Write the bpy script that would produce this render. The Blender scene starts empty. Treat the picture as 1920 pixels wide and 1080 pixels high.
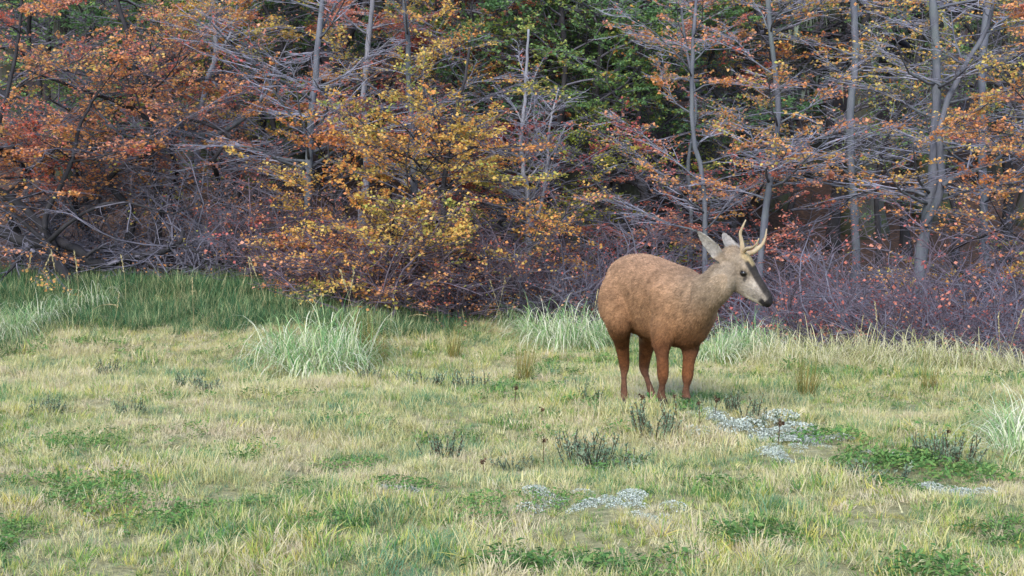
import bpy, bmesh, math
import numpy as np
from mathutils import Vector

# ------------------------------------------------------------------ camera, sky, sun, exposure
SC = bpy.context.scene
CAM_H, FPX, HORIZON = 1.15, 2400.0, 405.0            # metres; focal length and eye level on a 1920 x 1080 frame
PITCH = math.atan((540.0 - HORIZON) / FPX)
cam_data = bpy.data.cameras.new("camera"); cam = bpy.data.objects.new("camera", cam_data)
SC.collection.objects.link(cam); SC.camera = cam
cam.location = (0, 0, CAM_H); cam.rotation_euler = (math.pi / 2 - PITCH, 0, 0)
cam_data.sensor_width = 36.0; cam_data.lens = 36.0 * FPX / 1920.0
cam_data.clip_start = 0.05; cam_data.clip_end = 2000

SUN_EL, SUN_AZ = math.radians(36), math.radians(200)   # azimuth clockwise from +Y (behind the camera, a little left)
world = bpy.data.worlds.new("World"); SC.world = world; world.use_nodes = True
wn = world.node_tree; wn.nodes.clear()
w_out = wn.nodes.new("ShaderNodeOutputWorld"); w_bg = wn.nodes.new("ShaderNodeBackground")
w_sky = wn.nodes.new("ShaderNodeTexSky"); w_sky.sky_type = 'NISHITA'; w_sky.sun_disc = False
w_sky.sun_elevation = SUN_EL; w_sky.sun_rotation = SUN_AZ
w_sky.air_density = 1.0; w_sky.dust_density = 0.4; w_sky.ozone_density = 1.0
w_bg.inputs['Strength'].default_value = 0.145
wn.links.new(w_sky.outputs[0], w_bg.inputs[0]); wn.links.new(w_bg.outputs[0], w_out.inputs[0])
sun_data = bpy.data.lights.new("sun", 'SUN'); sun = bpy.data.objects.new("sun", sun_data)
SC.collection.objects.link(sun); sun.location = (-4, -8, 14)
sun_data.energy = 1.5; sun_data.angle = math.radians(18); sun_data.color = (1.0, 0.97, 0.93)
sd = Vector((math.sin(SUN_AZ) * math.cos(SUN_EL), math.cos(SUN_AZ) * math.cos(SUN_EL), math.sin(SUN_EL)))
sun.rotation_euler = sd.to_track_quat('Z', 'Y').to_euler()
SC.view_settings.view_transform = 'Standard'; SC.view_settings.look = 'None'
SC.view_settings.exposure = 1.62; SC.view_settings.gamma = 1.0
SC.view_settings.use_curve_mapping = False
SC.cycles.max_bounces = 4; SC.cycles.diffuse_bounces = 3; SC.cycles.glossy_bounces = 1; SC.cycles.transmission_bounces = 2

# ------------------------------------------------------------------ helpers
COL = SC.collection
rs = np.random.RandomState

def sst(a, b, x):
    t = np.clip((np.asarray(x, float) - a) / (b - a), 0, 1); return t * t * (3 - 2 * t)

def _hash(ix, iy, seed):
    h = np.sin(ix * 127.1 + iy * 311.7 + seed * 74.7) * 43758.5453
    return h - np.floor(h)

def vnoise(x, y, scale, seed=0):
    x = np.asarray(x, float) / scale; y = np.asarray(y, float) / scale
    ix, iy = np.floor(x), np.floor(y); fx, fy = x - ix, y - iy
    fx = fx * fx * (3 - 2 * fx); fy = fy * fy * (3 - 2 * fy)
    a, b = _hash(ix, iy, seed), _hash(ix + 1, iy, seed)
    c, d = _hash(ix, iy + 1, seed), _hash(ix + 1, iy + 1, seed)
    return (a + (b - a) * fx) * (1 - fy) + (c + (d - c) * fx) * fy

def crest(x, y):                                      # metres beyond the brow where the meadow ends
    return (x - 3.6) * 0.70 + (y - 9.2) * 0.71

def ground_z(x, y):
    x = np.asarray(x, float); y = np.asarray(y, float)
    z = 0.07 * (vnoise(x, y, 1.6, 1) - 0.5) + 0.055 * (vnoise(x, y, 0.42, 2) - 0.5) + 0.12 * (vnoise(x, y, 4.0, 3) - 0.5) * sst(3, 6, y)
    z = z * sst(60, 20, y)
    z = z + 0.45 * sst(9.8, 14.5, y) * sst(1.2, -3.2, x)
    s = crest(x, y)
    z = z - 0.55 * sst(-0.1, 2.2, s) * sst(-0.5, 2.5, x) * sst(40, 20, y)
    z = z + 0.75 * sst(13.5, 20, y) + 0.33 * np.log1p(np.exp(np.clip((y - 20.5) / 1.2, -30, 30))) * 1.2
    d = np.hypot(x - 0.93, y - 7.2)                  # the low rise the deer has its forefeet on
    z = z * (1 - 0.8 * np.exp(-(d / 0.7) ** 2)) + 0.075 * np.exp(-(np.hypot(x - 0.93, y - 7.08) / 0.42) ** 2)
    return z

def forestness(x, y):
    n = 0.9 * (vnoise(x, y, 0.9, 7) - 0.5)
    left = sst(13.2, 14.6, y + n)
    right = sst(0.25, 1.1, crest(x, y) + 0.5 * n) * sst(-0.6, 0.6, x)
    return np.maximum(left, right)

def at(px, py, d):                                    # the point a given distance along the view axis
    yc = (540.0 - py) / FPX; xc = (px - 960.0) / FPX
    cp, sp = math.cos(PITCH), math.sin(PITCH)
    return np.array([xc * d, d * (cp + yc * sp), CAM_H + d * (yc * cp - sp)])

def on_ground(px, d):
    x = (px - 960.0) / FPX * d
    return np.array([x, d, float(ground_z(x, d))])

def norm(v):
    return v / np.maximum(np.linalg.norm(v, axis=-1, keepdims=True), 1e-9)

class Geo:
    def __init__(s): s.v = []; s.f4 = []; s.f3 = []; s.t = []; s.n = 0
    def add(s, v, f4=None, f3=None, tint=0.5):
        v = np.asarray(v, float).reshape(-1, 3)
        s.v.append(v)
        if f4 is not None and len(f4): s.f4.append(np.asarray(f4, int) + s.n)
        if f3 is not None and len(f3): s.f3.append(np.asarray(f3, int) + s.n)
        s.t.append(np.broadcast_to(np.asarray(tint, float), (len(v),)).copy()); s.n += len(v)
    def tubes(s, P, R, k=5, tint=0.5, cap=True):
        P = np.asarray(P, float); R = np.asarray(R, float)
        if P.ndim == 2: P = P[None]; R = R[None]
        N, m, _ = P.shape
        if N == 0: return
        T = np.empty_like(P); T[:, 1:-1] = P[:, 2:] - P[:, :-2]; T[:, 0] = P[:, 1] - P[:, 0]; T[:, -1] = P[:, -1] - P[:, -2]
        T = norm(T)
        mean = norm(P[:, -1] - P[:, 0])
        ref = np.where(np.abs(mean[:, 2:3]) > 0.8, np.array([[1.0, 0.05, 0]]), np.array([[0.0, 0.05, 1.0]]))
        U = norm(np.cross(T, ref[:, None, :])); W = np.cross(T, U)
        a = np.arange(k) * 2 * math.pi / k
        V = P[:, :, None, :] + R[:, :, None, None] * (np.cos(a)[None, None, :, None] * U[:, :, None, :] + np.sin(a)[None, None, :, None] * W[:, :, None, :])
        i = np.arange(N)[:, None, None] * (m * k); j = np.arange(m - 1)[None, :, None] * k; q = np.arange(k)[None, None, :]
        q2 = (q + 1) % k
        F = np.stack([i + j + q, i + j + q2, i + j + k + q2, i + j + k + q], -1).reshape(-1, 4)
        tt = np.asarray(tint, float)
        if tt.ndim == 1: tt = np.repeat(tt, m * k)
        f3 = None
        if cap and k >= 5 and N == 1:
            f3 = np.array([[0, q_ + 1, q_] for q_ in range(1, k - 1)] + [[(m - 1) * k, (m - 1) * k + q_, (m - 1) * k + q_ + 1] for q_ in range(1, k - 1)])
        s.add(V.reshape(-1, 3), F, f3, tt)
    def leaves(s, C, U, Nn, size, tint, aspect=0.40, fold=0.12):
        V = norm(np.cross(Nn, U)); size = np.asarray(size)[:, None]
        q = np.stack([C - U * size * 0.5, C + V * size * aspect + Nn * size * fold, C + U * size * 0.5, C - V * size * aspect + Nn * size * fold], 1)
        n = len(C); F = np.arange(n * 4).reshape(n, 4)
        s.add(q.reshape(-1, 3), F, None, np.repeat(tint, 4))
    def blades(s, B, D, L, w, droop, k, tint, taper=1.0, face=None):
        # B base (n,3), D initial direction (n,3), L length, w width, droop = how far each one bends over
        n = len(B); P = np.empty((n, k + 1, 3)); P[:, 0] = B; d = norm(D); L = np.asarray(L)
        for i in range(k):
            P[:, i + 1] = P[:, i] + d * (L / k)[:, None]
            d = norm(d + np.array([0, 0, -1.0]) * (np.asarray(droop) * (i + 1) / k)[:, None])
        h = norm(np.stack([D[:, 1], -D[:, 0], np.zeros(n)], 1) + 1e-6) if face is None else face
        ws = np.asarray(w)[:, None] * (1 - np.linspace(0, 1, k + 1) ** (1.6 * taper))[None, :k]
        A = P[:, :k] - h[:, None, :] * ws[..., None] * 0.5; Bv = P[:, :k] + h[:, None, :] * ws[..., None] * 0.5
        V = np.concatenate([np.stack([A, Bv], 2).reshape(n, 2 * k, 3), P[:, k:]], 1); m = 2 * k + 1
        o = (np.arange(n) * m)[:, None]
        f4 = np.concatenate([np.stack([o + 2 * i, o + 2 * i + 1, o + 2 * i + 3, o + 2 * i + 2], -1) for i in range(k - 1)], 1).reshape(-1, 4) if k > 1 else None
        f3 = np.stack([o + 2 * k - 2, o + 2 * k - 1, o + 2 * k], -1).reshape(-1, 3)
        s.add(V.reshape(-1, 3), f4, f3, np.repeat(tint, m))
    def mesh(s, name, mats, smooth=False):
        v = np.concatenate(s.v); f4 = np.concatenate(s.f4) if s.f4 else np.zeros((0, 4), int); f3 = np.concatenate(s.f3) if s.f3 else np.zeros((0, 3), int)
        me = bpy.data.meshes.new(name)
        me.vertices.add(len(v)); me.vertices.foreach_set("co", v.astype(np.float32).ravel())
        idx = np.concatenate([f4.ravel(), f3.ravel()]).astype(np.int32)
        tot = np.concatenate([np.full(len(f4), 4), np.full(len(f3), 3)]).astype(np.int32)
        st = np.concatenate([[0], np.cumsum(tot)[:-1]]).astype(np.int32) if len(tot) else tot
        me.loops.add(len(idx)); me.loops.foreach_set("vertex_index", idx)
        me.polygons.add(len(tot)); me.polygons.foreach_set("loop_start", st)
        if smooth: me.polygons.foreach_set("use_smooth", np.ones(len(tot), bool))
        at_ = me.attributes.new("tint", 'FLOAT', 'POINT'); at_.data.foreach_set("value", np.concatenate(s.t).astype(np.float32))
        me.update(calc_edges=True)
        for m in (mats if isinstance(mats, (list, tuple)) else [mats]): me.materials.append(m)
        return me

JOINED = {"twigs", "foliage", "branches", "stems", "hanging_lichen", "fur"}          # too fine to pick apart singly
def obj(name, me, parent=None, loc=None):
    o = bpy.data.objects.new(name, me); COL.objects.link(o)
    if parent is not None: o.parent = parent
    if loc is not None: o.location = loc
    if name in JOINED: o["kind"] = "stuff"
    return o

def tag(o, label, cat, group=None, kind=None):
    if label: o["label"] = label
    if cat: o["category"] = cat
    if group: o["group"] = group
    if kind: o["kind"] = kind
    return o

def empty(name, loc, rz=0.0, scale=1.0):
    o = bpy.data.objects.new(name, None); COL.objects.link(o)
    o.location = loc; o.rotation_euler = (0, 0, rz); o.scale = (scale,) * 3; o.empty_display_size = 0.1
    return o

def copy_tree(o, parent=None):
    c = o.copy(); COL.objects.link(c); c.parent = parent
    for ch in list(o.children): copy_tree(ch, c)
    return c

# ------------------------------------------------------------------ materials
def mat_new(name):
    m = bpy.data.materials.new(name); m.use_nodes = True; nt = m.node_tree; nt.nodes.clear()
    return m, nt, nt.nodes.new("ShaderNodeOutputMaterial")

def ramp_node(nt, stops, fac):
    r = nt.nodes.new("ShaderNodeValToRGB"); e = r.color_ramp.elements
    while len(e) > 1: e.remove(e[0])
    e[0].position = stops[0][0]; e[0].color = (*stops[0][1], 1)
    for p, c in stops[1:]:
        q = e.new(p); q.color = (*c, 1)
    nt.links.new(fac, r.inputs[0]); return r.outputs[0]

def math_node(nt, op, a, b=None, c=None, clamp=False):
    n = nt.nodes.new("ShaderNodeMath"); n.operation = op; n.use_clamp = clamp
    for i, x in enumerate((a, b, c)):
        if x is None: continue
        if isinstance(x, (int, float)): n.inputs[i].default_value = x
        else: nt.links.new(x, n.inputs[i])
    return n.outputs[0]

def noise_node(nt, scale, detail=3, vec=None, rough=0.55):
    n = nt.nodes.new("ShaderNodeTexNoise"); n.inputs['Scale'].default_value = scale; n.inputs['Detail'].default_value = detail
    n.inputs['Roughness'].default_value = rough
    if vec is not None: nt.links.new(vec, n.inputs['Vector'])
    return n.outputs[0]

def world_pos(nt):
    return nt.nodes.new("ShaderNodeNewGeometry").outputs['Position']

def attr(nt, name, kind='GEOMETRY', out='Fac'):
    n = nt.nodes.new("ShaderNodeAttribute"); n.attribute_name = name; n.attribute_type = kind
    return n.outputs[out]

def mixc(nt, fac, a, b, mode='MIX'):
    n = nt.nodes.new("ShaderNodeMix"); n.data_type = 'RGBA'; n.blend_type = mode
    for sock, x in ((n.inputs[0], fac), (n.inputs[6], a), (n.inputs[7], b)):
        if isinstance(x, (int, float)): sock.default_value = x
        elif isinstance(x, tuple): sock.default_value = (*x, 1)
        else: nt.links.new(x, sock)
    return n.outputs[2]

def leaf_mat(name, stops, trans=0.45, obj_shift=0.3, noise_scale=1.6, rough=0.6, noise_amt=0.8):
    m, nt, out = mat_new(name)
    t = attr(nt, "tint")
    rnd = nt.nodes.new("ShaderNodeObjectInfo").outputs['Random']
    n = noise_node(nt, noise_scale, 2, world_pos(nt))
    f = math_node(nt, 'ADD', t, math_node(nt, 'MULTIPLY', math_node(nt, 'SUBTRACT', rnd, 0.5), obj_shift))
    f = math_node(nt, 'ADD', f, math_node(nt, 'MULTIPLY', math_node(nt, 'SUBTRACT', n, 0.5), noise_amt), clamp=True)
    c = ramp_node(nt, stops, f)
    b = nt.nodes.new("ShaderNodeBsdfPrincipled"); b.inputs['Roughness'].default_value = rough
    b.inputs['Specular IOR Level'].default_value = 0.25
    nt.links.new(c, b.inputs['Base Color'])
    tr = nt.nodes.new("ShaderNodeBsdfTranslucent"); nt.links.new(c, tr.inputs['Color'])
    mx = nt.nodes.new("ShaderNodeMixShader"); mx.inputs[0].default_value = trans
    nt.links.new(b.outputs[0], mx.inputs[1]); nt.links.new(tr.outputs[0], mx.inputs[2]); nt.links.new(mx.outputs[0], out.inputs[0])
    return m

def bark_mat(name, a, b, scale=9.0, moss=None, bump=0.6, stretch=(1, 1, 0.25), moss_amt=0.5, rough=0.85):
    m, nt, out = mat_new(name)
    tc = nt.nodes.new("ShaderNodeTexCoord").outputs['Object']
    mp = nt.nodes.new("ShaderNodeMapping"); mp.inputs['Scale'].default_value = stretch
    nt.links.new(tc, mp.inputs[0])
    n = noise_node(nt, scale, 6, mp.outputs[0], 0.65)
    c = ramp_node(nt, [(0.3, a), (0.7, b)], n)
    if moss:
        n2 = noise_node(nt, 2.5, 5, tc, 0.6)
        c = mixc(nt, math_node(nt, 'MULTIPLY', math_node(nt, 'SUBTRACT', n2, 0.5 - 0.12 * moss_amt, clamp=True), 6.0 * moss_amt, clamp=True), c, moss)
    p = nt.nodes.new("ShaderNodeBsdfPrincipled"); p.inputs['Roughness'].default_value = rough; p.inputs['Specular IOR Level'].default_value = 0.3
    bp = nt.nodes.new("ShaderNodeBump"); bp.inputs['Strength'].default_value = bump; bp.inputs['Distance'].default_value = 0.02
    nt.links.new(n, bp.inputs['Height']); nt.links.new(bp.outputs[0], p.inputs['Normal'])
    nt.links.new(c, p.inputs['Base Color']); nt.links.new(p.outputs[0], out.inputs[0])
    return m

OR = (0.72, 0.305, 0.095); SAL = (0.70, 0.34, 0.23); YEL = (0.66, 0.48, 0.14); RED = (0.56, 0.15, 0.13); GRN = (0.10, 0.17, 0.035); OCH = (0.42, 0.22, 0.05)
M = {}
M['orange'] = leaf_mat("leaves_orange", [(0.0, (0.58, 0.15, 0.10)), (0.2, SAL), (0.42, OR), (0.6, (0.74, 0.36, 0.14)), (0.8, YEL), (1.0, (0.46, 0.46, 0.10))])
M['gold'] = leaf_mat("leaves_gold", [(0.0, (0.66, 0.24, 0.10)), (0.18, OR), (0.38, (0.74, 0.44, 0.11)), (0.66, YEL), (0.86, (0.50, 0.46, 0.10)), (1.0, (0.26, 0.33, 0.09))])
M['salmon'] = leaf_mat("leaves_salmon", [(0.0, RED), (0.35, (0.62, 0.19, 0.13)), (0.65, SAL), (1.0, (0.70, 0.38, 0.12))])
M['red'] = leaf_mat("leaves_red", [(0.0, (0.22, 0.04, 0.035)), (0.4, (0.36, 0.08, 0.07)), (0.75, (0.46, 0.15, 0.09)), (1.0, OR)])
M['green'] = leaf_mat("leaves_green", [(0.0, (0.10, 0.20, 0.085)), (0.4, (0.17, 0.30, 0.11)), (0.65, (0.28, 0.38, 0.11)), (0.85, (0.48, 0.44, 0.10)), (1.0, OR)])
M['olive'] = leaf_mat("leaves_olive", [(0.0, (0.18, 0.24, 0.04)), (0.5, (0.38, 0.38, 0.06)), (1.0, (0.56, 0.44, 0.07))])
M['deepgreen'] = leaf_mat("leaves_old_forest", [(0.0, (0.07, 0.12, 0.065)), (0.5, (0.11, 0.19, 0.085)), (0.85, (0.19, 0.27, 0.085)), (1.0, (0.42, 0.30, 0.08))])
M['bark_dark'] = bark_mat("bark_dark", (0.011, 0.010, 0.012), (0.038, 0.034, 0.038), 12)
M['bark_grey'] = bark_mat("bark_grey", (0.040, 0.043, 0.057), (0.125, 0.125, 0.148), 10, (0.10, 0.12, 0.105), moss_amt=0.4)
M['bark_pale'] = bark_mat("bark_pale", (0.10, 0.10, 0.12), (0.26, 0.25, 0.27), 12)
M['bark_old'] = bark_mat("bark_old", (0.030, 0.027, 0.026), (0.10, 0.092, 0.088), 6, (0.07, 0.085, 0.03), bump=1.0, moss_amt=0.6)
M['twig_grey'] = bark_mat("twig_grey", (0.13, 0.128, 0.165), (0.33, 0.32, 0.39), 6, bump=0)
M['twig_dark'] = bark_mat("twig_dark", (0.055, 0.052, 0.066), (0.17, 0.158, 0.195), 5, bump=0)
M['twig_purple'] = bark_mat("twig_purple", (0.055, 0.040, 0.054), (0.16, 0.122, 0.150), 4, bump=0)
M['twig_blue'] = bark_mat("twig_blue", (0.06, 0.056, 0.075), (0.18, 0.165, 0.205), 4, bump=0)
M['lichen_beard'] = leaf_mat("hanging_lichen", [(0, (0.15, 0.19, 0.14)), (1, (0.36, 0.41, 0.31))], 0.3)

# ------------------------------------------------------------------ ground
def build_ground():
    xs = np.unique(np.round(np.concatenate([np.linspace(-90, -12, 22), np.linspace(-12, -7, 16), np.arange(-7, 7.01, 0.11), np.linspace(7, 12, 16), np.linspace(12, 90, 22)]), 4))
    ys = np.unique(np.round(np.concatenate([np.linspace(-60, -4, 14), np.linspace(-4, 2.5, 18), np.arange(2.5, 16, 0.11), np.linspace(16, 26, 34), np.linspace(26, 120, 40)]), 4))
    X, Y = np.meshgrid(xs, ys); Z = ground_z(X, Y)
    nx, ny = len(xs), len(ys); i = np.arange((ny - 1) * nx).reshape(ny - 1, nx)[:, :-1].ravel()
    g = Geo(); g.add(np.stack([X, Y, Z], -1), np.stack([i, i + 1, i + nx + 1, i + nx], -1), None, forestness(X, Y).ravel())
    m, nt, out = mat_new("meadow_and_forest_floor")
    P = world_pos(nt); n1 = noise_node(nt, 1.3, 5, P); n2 = noise_node(nt, 14, 5, P, 0.7); n3 = noise_node(nt, 45, 3, P)
    thatch = ramp_node(nt, [(0.25, (0.13, 0.11, 0.06)), (0.5, (0.28, 0.24, 0.13)), (0.75, (0.42, 0.36, 0.21))], n2)
    thatch = mixc(nt, math_node(nt, 'MULTIPLY', n1, 0.5), thatch, (0.10, 0.13, 0.04))
    litter = ramp_node(nt, [(0.3, (0.04, 0.028, 0.026)), (0.5, (0.085, 0.055, 0.046)), (0.62, (0.14, 0.075, 0.048)), (0.75, (0.07, 0.055, 0.05))], n2)
    c = mixc(nt, attr(nt, "tint"), thatch, litter)
    p = nt.nodes.new("ShaderNodeBsdfPrincipled"); p.inputs['Roughness'].default_value = 0.95; p.inputs['Specular IOR Level'].default_value = 0.1
    bp = nt.nodes.new("ShaderNodeBump"); bp.inputs['Strength'].default_value = 0.8; bp.inputs['Distance'].default_value = 0.02
    nt.links.new(n3, bp.inputs['Height']); nt.links.new(bp.outputs[0], p.inputs['Normal'])
    nt.links.new(c, p.inputs['Base Color']); nt.links.new(p.outputs[0], out.inputs[0])
    o = obj("ground", g.mesh("ground", m, True)); tag(o, "dry grassy meadow ground rising into leaf littered forest floor", None, kind="structure")

# ------------------------------------------------------------------ tree growing
def interp(P, R, t):
    N, m, _ = P.shape; f = np.clip(t, 0, 1) * (m - 1); i = np.minimum(f.astype(int), m - 2); w = (f - i)
    r = np.arange(N)[:, None]
    p = P[r, i] * (1 - w)[..., None] + P[r, i + 1] * w[..., None]
    return p, norm(P[r, i + 1] - P[r, i]), R[r, i] * (1 - w) + R[r, i + 1] * w

def walk(p0, d, L, k, wob, up, rng):
    n = len(p0); P = np.empty((n, k, 3)); P[:, 0] = p0; d = norm(d)
    for i in range(1, k):
        P[:, i] = P[:, i - 1] + d * (L / (k - 1))[:, None]
        d = norm(d + rng.normal(0, wob, (n, 3)) + np.array([0, 0, 1.0]) * up)
    return P

def side_shoots(P, R, n, t0, t1, L0, L1, ang, roll, k, wob, up, rng, rmin, rfrac=0.55):
    N = len(P)
    t = np.linspace(t0, t1, n)[None] + rng.uniform(-0.5, 0.5, (N, n)) * (t1 - t0) / max(n, 1); t = np.clip(t, 0.02, 0.98)
    p, T, r = interp(P, R, t)
    lat = norm(np.cross(T, np.array([0, 0, 1.0])) + rng.normal(0, 0.05, T.shape)); bi = np.cross(lat, T)
    side = np.where((np.arange(n)[None] + rng.randint(0, 2, (N, 1))) % 2 == 0, 1.0, -1.0) * np.where(rng.rand(N, n) < 0.15, -1, 1)
    ro = rng.normal(0, roll, (N, n)); an = ang + rng.normal(0, 0.18, (N, n))
    d = T * np.cos(an)[..., None] + (lat * (side * np.cos(ro))[..., None] + bi * np.sin(ro)[..., None]) * np.sin(an)[..., None]
    plen = np.linalg.norm(P[:, -1] - P[:, 0], axis=1)[:, None]
    L = plen * (L0 + (L1 - L0) * t) * rng.uniform(0.6, 1.3, (N, n))
    C = walk(p.reshape(-1, 3), d.reshape(-1, 3), L.ravel(), k, wob, up, rng)
    r0 = np.maximum(np.minimum(r * rfrac, 0.04), rmin).ravel()
    RR = r0[:, None] * np.linspace(1, 0.45, k)[None]
    RR = np.maximum(RR, rmin * 0.6)
    return C, RR, np.repeat(np.arange(N), n)

def spray(limbP, limbR, rng, leafy, leaf_size, n2=12, n3=8, nl=10, rmin=0.0034, wood=None, fol=None, keep=None, limb_tint=None, roll=0.12, up2=0.02, k2=5, l2=(0.55, 0.28), l3=(0.5, 0.3)):
    """side branches and twigs of each limb, in flattish sprays, with leaves on a share of them"""
    N = len(limbP)
    P2, R2, i2 = side_shoots(limbP, limbR, n2, 0.22, 0.97, l2[0], l2[1], 0.85, roll, k2, 0.12, up2, rng, rmin)
    P3, R3, i3 = side_shoots(P2, R2, n3, 0.15, 0.98, l3[0], l3[1], 0.8, roll, 3, 0.12, 0.02, rng, rmin * 0.75)
    wood.tubes(P2, R2, 4, 0.5); wood.tubes(P3, R3, 3, 0.5)
    if fol is None: return
    # which second-order branches still carry leaves, and how thickly
    lv = leafy[i2] if np.ndim(leafy) else leafy
    lf = np.clip(0.5 + 2.2 * (rng.rand(len(i2)) - 1 + lv), 0.0, 1) * np.clip(0.35 + lv, 0, 1)
    tint2 = (limb_tint if limb_tint is not None else rng.uniform(0.08, 0.72, N))[i2] + rng.normal(0, 0.10, len(i2))
    t = rng.uniform(0.15, 1.08, (len(P3), nl)); p, T, _ = interp(P3, R3, np.minimum(t, 1)); p = p + T * np.maximum(t - 1, 0)[..., None] * 0.1
    ok = rng.rand(len(P3), nl) < lf[i3][:, None]
    p = p[ok]; T = T[ok]; n = len(p)
    if n == 0: return
    p = p + rng.normal(0, 0.016, (n, 3)) * np.array([1, 1, 0.8])
    U = norm(T + rng.normal(0, 0.7, (n, 3)) * np.array([1, 1, 0.35])); Nn = norm(np.array([0, 0, 1.0]) + rng.normal(0, 0.6, (n, 3)))
    U = norm(U - Nn * np.sum(U * Nn, 1, keepdims=True))
    tt = np.repeat(tint2[i3][:, None], nl, 1)[ok] + rng.normal(0, 0.13, n)
    fol.leaves(p, U, Nn, leaf_size * rng.uniform(0.65, 1.3, n), np.clip(tt, 0, 1))

def smooth_path(pts, m):
    pts = np.asarray(pts, float); n = len(pts)
    seg = np.concatenate([[0], np.cumsum(np.linalg.norm(np.diff(pts, axis=0), axis=1))]); s = np.linspace(0, seg[-1], m)
    ext = np.vstack([2 * pts[0] - pts[1], pts, 2 * pts[-1] - pts[-2]])
    out = []
    for v in s:
        i = min(int(np.searchsorted(seg, v, side='right') - 1), n - 2); u = (v - seg[i]) / max(seg[i + 1] - seg[i], 1e-9)
        a, b, c, d = ext[i], ext[i + 1], ext[i + 2], ext[i + 3]
        out.append(0.5 * (2 * b + (c - a) * u + (2 * a - 5 * b + 4 * c - d) * u * u + (3 * b - a - 3 * c + d) * u ** 3))
    return np.array(out)

def knobbly(R, rng, amt=0.10):
    return R * (1 + rng.normal(0, amt, R.shape))

def trunk_tube(g, path, r0, r1, k=9, m=26, flare=1.5, rng=None, bump=0.08):
    P = smooth_path(path, m); s = np.linspace(0, 1, m)
    R = r0 + (r1 - r0) * s; R = R * (1 + (flare - 1) * np.exp(-s * m / 2.2))
    if rng is not None: R = knobbly(R, rng, bump); P[1:-1] += rng.normal(0, r0 * 0.10, (m - 2, 3))
    g.tubes(P, R, k); return P, R

def stem_px(pts, d, top_extra=None, base=True):
    """stem through points seen in the picture, standing d metres away; extended down to the ground and up"""
    dd = np.broadcast_to(np.asarray(d, float), (len(pts),))
    P = [at(px, py, q) for (px, py), q in zip(pts, dd)]
    if base:
        b = P[0].copy(); b[2] = float(ground_z(b[0], b[1])) - 0.06
        if P[0][2] - b[2] > 0.15: P = [b] + P
        else: P[0] = b
    if top_extra:
        v = P[-1] - P[-2]; v = v / np.linalg.norm(v) * 0.5 + np.array([0, 0, 0.6]); v /= np.linalg.norm(v)
        P += [P[-1] + v * top_extra * 0.5, P[-1] + v * top_extra + np.array([0.15, 0.1, 0])]
    return P

def limbs_on(P, R, n, z0, z1, L, rng, elev=0.25, k=8, wob=0.16, up=0.02, az=None, rfrac=0.42, rmax=0.018):
    """n limbs leaving the stem between heights z0 and z1 (fractions of its length)"""
    t = np.sort(rng.uniform(z0, z1, n)); p, T, r = interp(P[None], R[None], t[None]); p = p[0]; r = r[0]
    a = (np.arange(n) * 2.4 + rng.uniform(0, 6.28) + rng.normal(0, 0.4, n)) if az is None else az
    e = elev + rng.normal(0, 0.22, n) + 0.35 * t
    d = np.stack([np.cos(a) * np.cos(e), np.sin(a) * np.cos(e), np.sin(e)], 1)
    Ls = L * (1.15 - 0.65 * t) * rng.uniform(0.65, 1.25, n)
    C = walk(p, d, Ls, k, wob, up, rng)
    r0 = np.minimum(np.maximum(r * rfrac, 0.008), rmax)
    return C, r0[:, None] * np.linspace(1, 0.28, k)[None]

def local(P, o): return [np.asarray(p) - np.asarray(o) for p in P]

def make_tree(name, stems, radii, label, cat, group=None, seed=0, bark='bark_grey', twig='twig_grey', leaf='orange', leafy=0.6, leaf_size=0.034,
              nl=14, L=1.3, z=(0.25, 0.95), extra_limbs=(), n2=12, n3=8, nleaf=9, elev=0.15, sides=9, extra_leafy=None, split_limbs=True, up=0.01, roll=0.09, flare=1.5):
    rng = rs(seed); base = np.array(stems[0][0]); base[2] += 0.06
    root = empty(name, base); tag(root, label, cat, group)
    wood = Geo(); fol = Geo(); LP = []; LR = []
    for i, st in enumerate(stems):
        g = Geo(); r0, r1 = radii[i]
        P, R = trunk_tube(g, local(st, base), r0, r1, sides, 30, flare if i == 0 else 1.0, rng)
        obj("trunk" if i == 0 else "stem", g.mesh("trunk", M[bark], True), root)
        n = max(3, int(nl * (1.0 if i == 0 else 0.6)))
        if nl > 0:
            a, b = limbs_on(P, R, n, z[0], z[1], L, rng, elev, up=up); LP.append(a); LR.append(b)
    for pts, r0, r1 in extra_limbs:
        P = smooth_path(local(pts, base), 8); LP.append(P[None]); LR.append(np.linspace(r0, r1, 8)[None])
    if LP:
        LP = np.concatenate(LP); LR = np.concatenate(LR)
        if split_limbs:
            for i in range(len(LP)):
                g = Geo(); g.tubes(LP[i], knobbly(LR[i], rng, 0.06), 6); obj("limb", g.mesh("limb", M[bark], True), root)
        else: wood.tubes(LP, LR, 5)
        lv = np.full(len(LP), leafy * 0.64 if leafy < 0.9 else leafy * 0.85); ne = len(extra_limbs)
        if ne and extra_leafy is not None: lv[-ne:] = extra_leafy
        na = len(LP) - ne
        if na: spray(LP[:na], LR[:na], rng, lv[:na], leaf_size, n2, n3, nleaf, wood=wood, fol=fol if leafy > 0 else None, roll=roll)
        if ne: spray(LP[na:], LR[na:], rng, lv[na:], leaf_size, 6, 5, nleaf, wood=wood, fol=fol if leafy > 0 else None, roll=0.7, l2=(0.35, 0.25))
        obj("twigs", wood.mesh("twigs", M[twig]), root)
        if leafy > 0 and fol.n: obj("foliage", fol.mesh("foliage", M[leaf]), root)
    return root

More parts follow.
